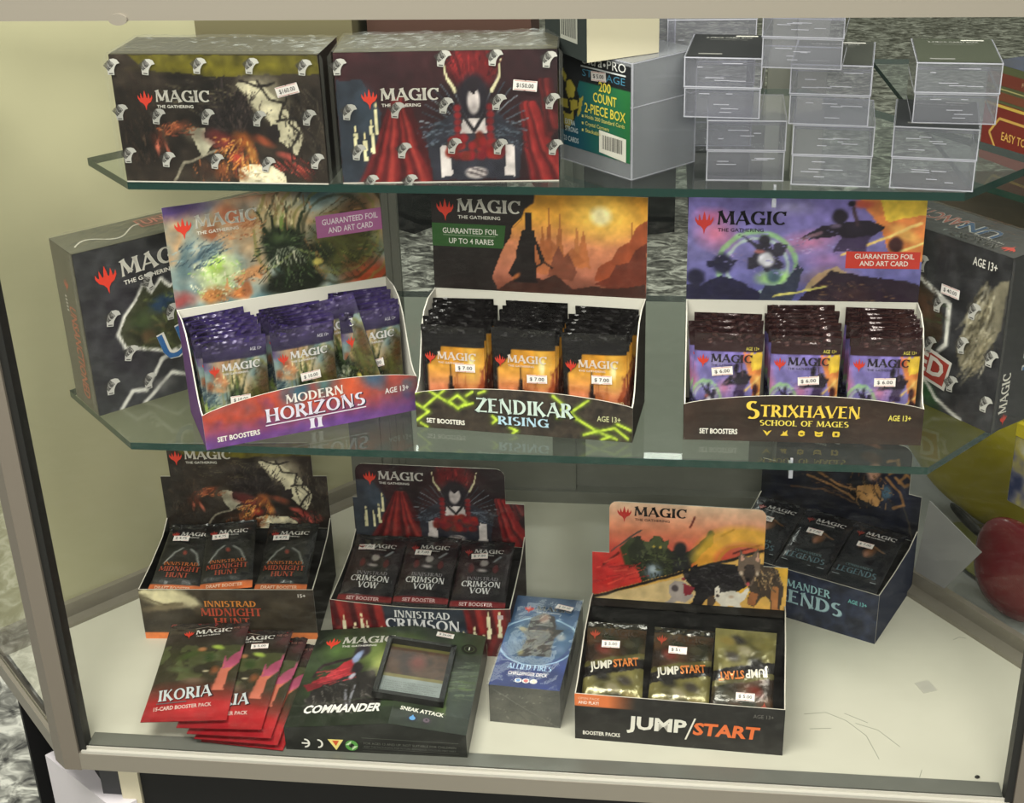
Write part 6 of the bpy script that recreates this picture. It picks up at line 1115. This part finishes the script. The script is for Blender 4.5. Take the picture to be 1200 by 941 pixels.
# ------------------------------------------------------------------ beyond the right glass: the next case
t = thing('neighbouring_case', 'next display case seen through the right side glass, grey deck', 'display case', (80, 60, -45))
g = G(); b = [(32.8-80, 0), (33-80, 60), (60, 60), (60, -43.5), (66-80, -43.5)]; b = [(x, y) for x, y in b]
bb = [(33.6-80, 59.5-60), (34-80, 130-60), (150-80, 130-60), (150-80, 15-60), (67.5-80, 16.2-60)]
g.prism([(x, y, 43) for x, y in bb[::-1]], [(x, y, 45) for x, y in bb[::-1]]); g.build('deck', 'cardgrey', t)
g = G(); bs_ = [(49-80, 50-60), (44-80, 112-60), (100-80, 112-60), (100-80, 20-60), (68-80, 28-60)]; g.prism([(x, y, 96.2) for x, y in bs_[::-1]], [(x, y, 97) for x, y in bs_[::-1]], smi=1); g.build('glass_shelf', ['shelfglass', 'edge'], t)
def blob(name, label, cat, loc, rx, ry, rz_, matn, rot=(0, 0, 0), n=.0, seed=1, nu=40, nv=24, p=2.4):
    g = G(); P = []
    for j in range(nv+1):
        ph = -math.pi/2+math.pi*j/nv; row = []
        for i in range(nu+1):
            th = 2*math.pi*i/nu; c = math.copysign(abs(math.cos(ph))**(2/p), math.cos(ph)); s_ = math.copysign(abs(math.sin(ph))**(2/p), math.sin(ph))
            k = 1+n*float(fbm(np.float64(3+math.cos(th)*2+s_), np.float64(3+math.sin(th)*2+s_), seed)-.5)
            row.append((rx*c*math.cos(th)*k, ry*c*math.sin(th)*k, rz_*s_))
        P.append(row)
    g.grid(P, np.array((.5, .5, .5))); o = g.build(name, matn, None, smooth=True, label=label); o['category'] = cat; o.location = Vector(loc)*SC; o.rotation_euler = rot; return o
blob('plastic_pouch', 'large shiny yellow pouch beyond the right glass wall', 'pouch', (56.0, 55.5, 14.2), 16.5, 5.5, 13.6, 'yellow', (.25, .10, -.93), .22, 5)
blob('plastic_sleeve', 'thin dull olive sleeve under the big yellow pouch', 'sleeve', (60.5, 45.5, .6), 12, 7, .5, 'olive', (0, 0, -.93), .2, 8)
blob('plastic_tin', 'round dark red tin low in front of the yellow pouch', 'tin', (57.0, 33.9, 7.0), 6.2, 2.2, 6.6, 'maroon', (0, 0, -.93), .0, 9)
blob('plastic_wedge', 'long dark oval piece lying against the yellow pouch', 'plastic piece', (52.6, 42.6, 8.6), 3.4, .4, .75, 'gasket', (0, .32, -.93), .0, 9)
def wallpt(a, z, off=0.):            # along the right glass from the front, metres inside
    d = Vector((RW1[0]-RW0[0], RW1[1]-RW0[1])).normalized(); n = Vector((-d.y, d.x)); return (RW0[0]+d.x*a+n.x*off, RW0[1]+d.y*a+n.y*off, z)
t = thing('paper_card', 'plain grey pointed card standing against the right glass behind navy box', 'card', (49.4, 36.2, .6))
d_ = Vector((-.62, .785, 0)); q = [(-5.0, 9.8), (3.9, 12.8), (5.2, .2), (1.0, .1)]; n2 = Vector((-.785, -.62, 0))
g = G(); F0 = [Vector((0, 0, 0))+d_*a+Vector((0, 0, b_)) for a, b_ in q]; g.prism([tuple(v+n2*.0) for v in F0], [tuple(v+n2*.12) for v in F0]); g.build('sheet', 'cardgrey', t)
t = thing('hanging_packet', 'clear packet with yellow header, in front of the right glass', 'packet', (56.6, 25.2, 20), math.atan2(-.785, .62)); g = G()
s = plane((0, 0, 0), (1, 0, 0), (0, 0, 1)); g.box(-4.4, 4.4, -.3, .3, .0, 8.6, mi=0); g.build('bag', 'frost', t); g = G(); a_ = Art(8.6, 8.4, (60, 70, 110), warp=.05, seed=70).cloud([(40, 50, 90), (120, 116, 130), (190, 176, 90), (210, 206, 190)], 3, 70); flatart(g, plane((-4.3, -.36, .1), (1, 0, 0), (0, 0, 1)), 8.6, 8.4, a_); g.build('printed_insert', 'print', t)
g = G(); g.box(-4.4, 4.4, -.4, .4, 8.6, 10.2, tuple(lin((226, 206, 50)))); g.build('header_card', 'print', t, label='yellow folded header')
t = thing('game_box', 'dark red game box with gold hexagon outline, seen high beyond right glass', 'box', (51.9, 59.4, 52), math.atan2(-7, 4.3)); g = G(); W, D, H = 34, 24, 7.4; carton(g, 0, W, 0, D, H, (118, 40, 34)); s = plane((0, -.02, 0), (1, 0, 0), (0, 0, 1))
hx = [(1.4, 3.6), (2.9, 1.6), (11.5, 1.6), (13, 3.6), (11.5, 5.6), (2.9, 5.6)]
for (a, b), (c, d2) in zip(hx, hx[1:]+hx[:1]):
    l = math.hypot(c-a, d2-b); nx_, ny_ = -(d2-b)/l*.16, (c-a)/l*.16; g.poly(s, [(a-nx_, b-ny_), (c-nx_, d2-ny_), (c+nx_, d2+ny_), (a+nx_, b+ny_)], (206, 160, 84), .03)
g.text(s, 'EASY TO LEARN', 3.6, 3.1, 1.0, (222, 170, 90), .04, 'l', 'b', w=7.8, bold=.02)
for z, c in ((7.1, (206, 170, 80)),): g.poly(s, [(0, z-.15), (W, z-.15), (W, z+.2), (0, z+.2)], c, .03)
g.build('carton', 'print', t)
t = thing('game_box', 'olive game box with colourful lid, stacked on the dark red game box', 'box', (51.9, 59.4, 59.4), math.atan2(-7, 4.3)); g = G(); H = 4.6; carton(g, 0, W, 0, D, H, (84, 86, 60)); s = plane((0, -.02, 0), (1, 0, 0), (0, 0, 1))
for z, c, h in ((.4, (116, 64, 48), 1.0), (2.2, (112, 52, 42), 1.5), (1.7, (170, 160, 110), .15)): g.poly(s, [(0, z), (W, z), (W, z+h), (0, z+h)], c, .03)
g.text(s, 'FOR TWO TO FOUR PLAYERS', 6, 2.7, .5, (196, 160, 130), .05, 'l', 'b', w=10)
s = plane((0, 0, H+.02), (1, 0, 0), (0, 1, 0)); la = Art(W, D, (58, 62, 78), warp=.08, seed=72).cloud([(44, 44, 54), (70, 74, 96), (52, 48, 46)], 2, 72)
for x, y, rx, ry, c in ((.20, .45, .12, .10, (204, 120, 70)), (.30, .70, .12, .07, (214, 196, 90)), (.12, .25, .08, .06, (180, 168, 150)), (.45, .5, .14, .1, (196, 110, 60)), (.6, .7, .14, .09, (210, 190, 100)), (.4, .2, .1, .08, (120, 110, 150))): la.b(x, y, rx, ry, c, 20, .6)
flatart(g, s, W, D, la, res=5); g.build('carton', 'print', t)
# brown cloth heap under them
g = G(); P = []; 
for j in range(31):
    row = []
    for i in range(41):
        u, v = i/40, j/30; h = 3.0*(math.sin(math.pi*u)*math.sin(math.pi*v))**.5*(1+.5*float(fbm(np.float64(u*9), np.float64(v*9), 5)-.5)) if 0 < u < 1 and 0 < v < 1 else 0
        row.append(((u-.5)*52, (v-.5)*34, h))
    P.append(row)
# ------------------------------------------------------------------ behind the case
t = thing('low_cabinet', 'low grey cabinet standing behind the display case', 'cabinet', (10, 135, -45)); g = G(); g.box(-75, 75, -42, 46, 0, 24); g.build('body', 'cabgrey', t); g = G(); g.box(-76, 76, -43, 47, 24, 26); g.build('top', 'cabgrey', t)
def waste(x, y, label):
    t = thing('waste_bin', label, 'bin', (x, y, -45)); g = G(); b0 = [(-14, 0), (14, 0), (14, 22), (-14, 22)]; b1 = [(-16, -1), (16, -1), (16, 24), (-16, 24)]
    g.prism([(a, b, 0) for a, b in b0], [(a, b, 34) for a, b in b1]); g.build('body', 'bin', t); g = G(); A = [R(k*15) for k in range(24)]
    ro = [(18*abs(math.cos(a))**.5*math.copysign(1, math.cos(a)), 11.5+14*abs(math.sin(a))**.5*math.copysign(1, math.sin(a))) for a in A]; g.prism([(a, b, 34.02) for a, b in ro], [(a*.96, (b-11.5)*.96+11.5, 38) for a, b in ro]); g.build('rim', 'binrim', t)
waste(30, 296, 'black waste bin with olive rim, far behind on the floor right')
t = thing('black_cabinet', 'black cabinet standing on the floor behind, left of the bin', 'cabinet', (-12, 330, -45), R(20)); g = G(); g.box(-18, 12, -36, 40, 0, 42, tuple(lin((28, 29, 30)))); g.build('body', 'matte', t); g = G(); g.box(-18.4, 12.4, -36.4, 40.4, 42, 44, tuple(lin((44, 44, 44)))); g.build('top', 'matte', t)
t = thing('black_cabinet', 'tall black cabinet behind, seen through upper left of the back doors', 'cabinet', (-70, 318, -45), R(-34)); g = G(); g.box(-46, 14, -18, 26, 0, 60, tuple(lin((28, 29, 30)))); g.build('body', 'matte', t); g = G(); g.box(-47, 15, -19, 27, 60, 63, tuple(lin((40, 40, 40)))); g.build('top', 'matte', t)
t = thing('cloth_heap', 'dark brown streaked cloth below the game boxes beyond right glass', 'cloth', (70, 64, 43.0)); g = G(); g.grid(P, np.array((.5, .5, .5))); g.build('cloth', 'brown', t, smooth=True)
# scuffs, a scrap of tape and two black crumbs on the deck
g = G()
for pts in ([(30.5, 12.4), (33.0, 12.9), (35.2, 11.6), (37.2, 9.1), (38.2, 5.2)], [(35.1, 12.9), (37.6, 11.4)], [(36.2, 11.2), (38.6, 10.2), (40.7, 7.5)], [(31, 9.8), (33.4, 10.1)], [(42.2, 2.6), (42.6, 3.8)], [(49.6, 28.4), (50.4, 29.0), (51.2, 28.8)]):
    for (a, b), (c, d2) in zip(pts, pts[1:]):
        l = math.hypot(c-a, d2-b); nx_, ny_ = -(d2-b)/l*.04, (c-a)/l*.04; g.prism([(a-nx_, b-ny_, .004), (c-nx_, d2-ny_, .004), (c+nx_, d2+ny_, .004), (a+nx_, b+ny_, .004)], [(a-nx_, b-ny_, .02), (c-nx_, d2-ny_, .02), (c+nx_, d2+ny_, .02), (a+nx_, b+ny_, .02)])
cp(g, 'scuff_mark', 'cabgrey', 'thin dark scuffs', 'stuff')
for x, y, r, lab in ((52.4, 29.3, .55, 'small black crumb by the right channel of the deck'), (48.3, 3.0, .3, 'tiny black crumb in the front right corner of the deck')):
    blob('debris_crumb', lab, 'crumb', (x, y, r*.5), r, r*.7, r*.5, 'gasket', (0, 0, .6), .5, 3, 12, 8, 2.0)
t = thing('tape_scrap', 'small whitish scrap of tape stuck to the right of the deck', 'tape', (45, 18.6, 0), .5); g = G(); g.prism([(-1, -.9, .01), (.8, -1.1, .01), (1.0, .9, .01), (-.8, 1.1, .01)], [(-1, -.9, .05), (.8, -1.1, .05), (1.0, .9, .05), (-.8, 1.1, .05)]); g.build('scrap', 'groove', t)
bpy.context.view_layer.update()
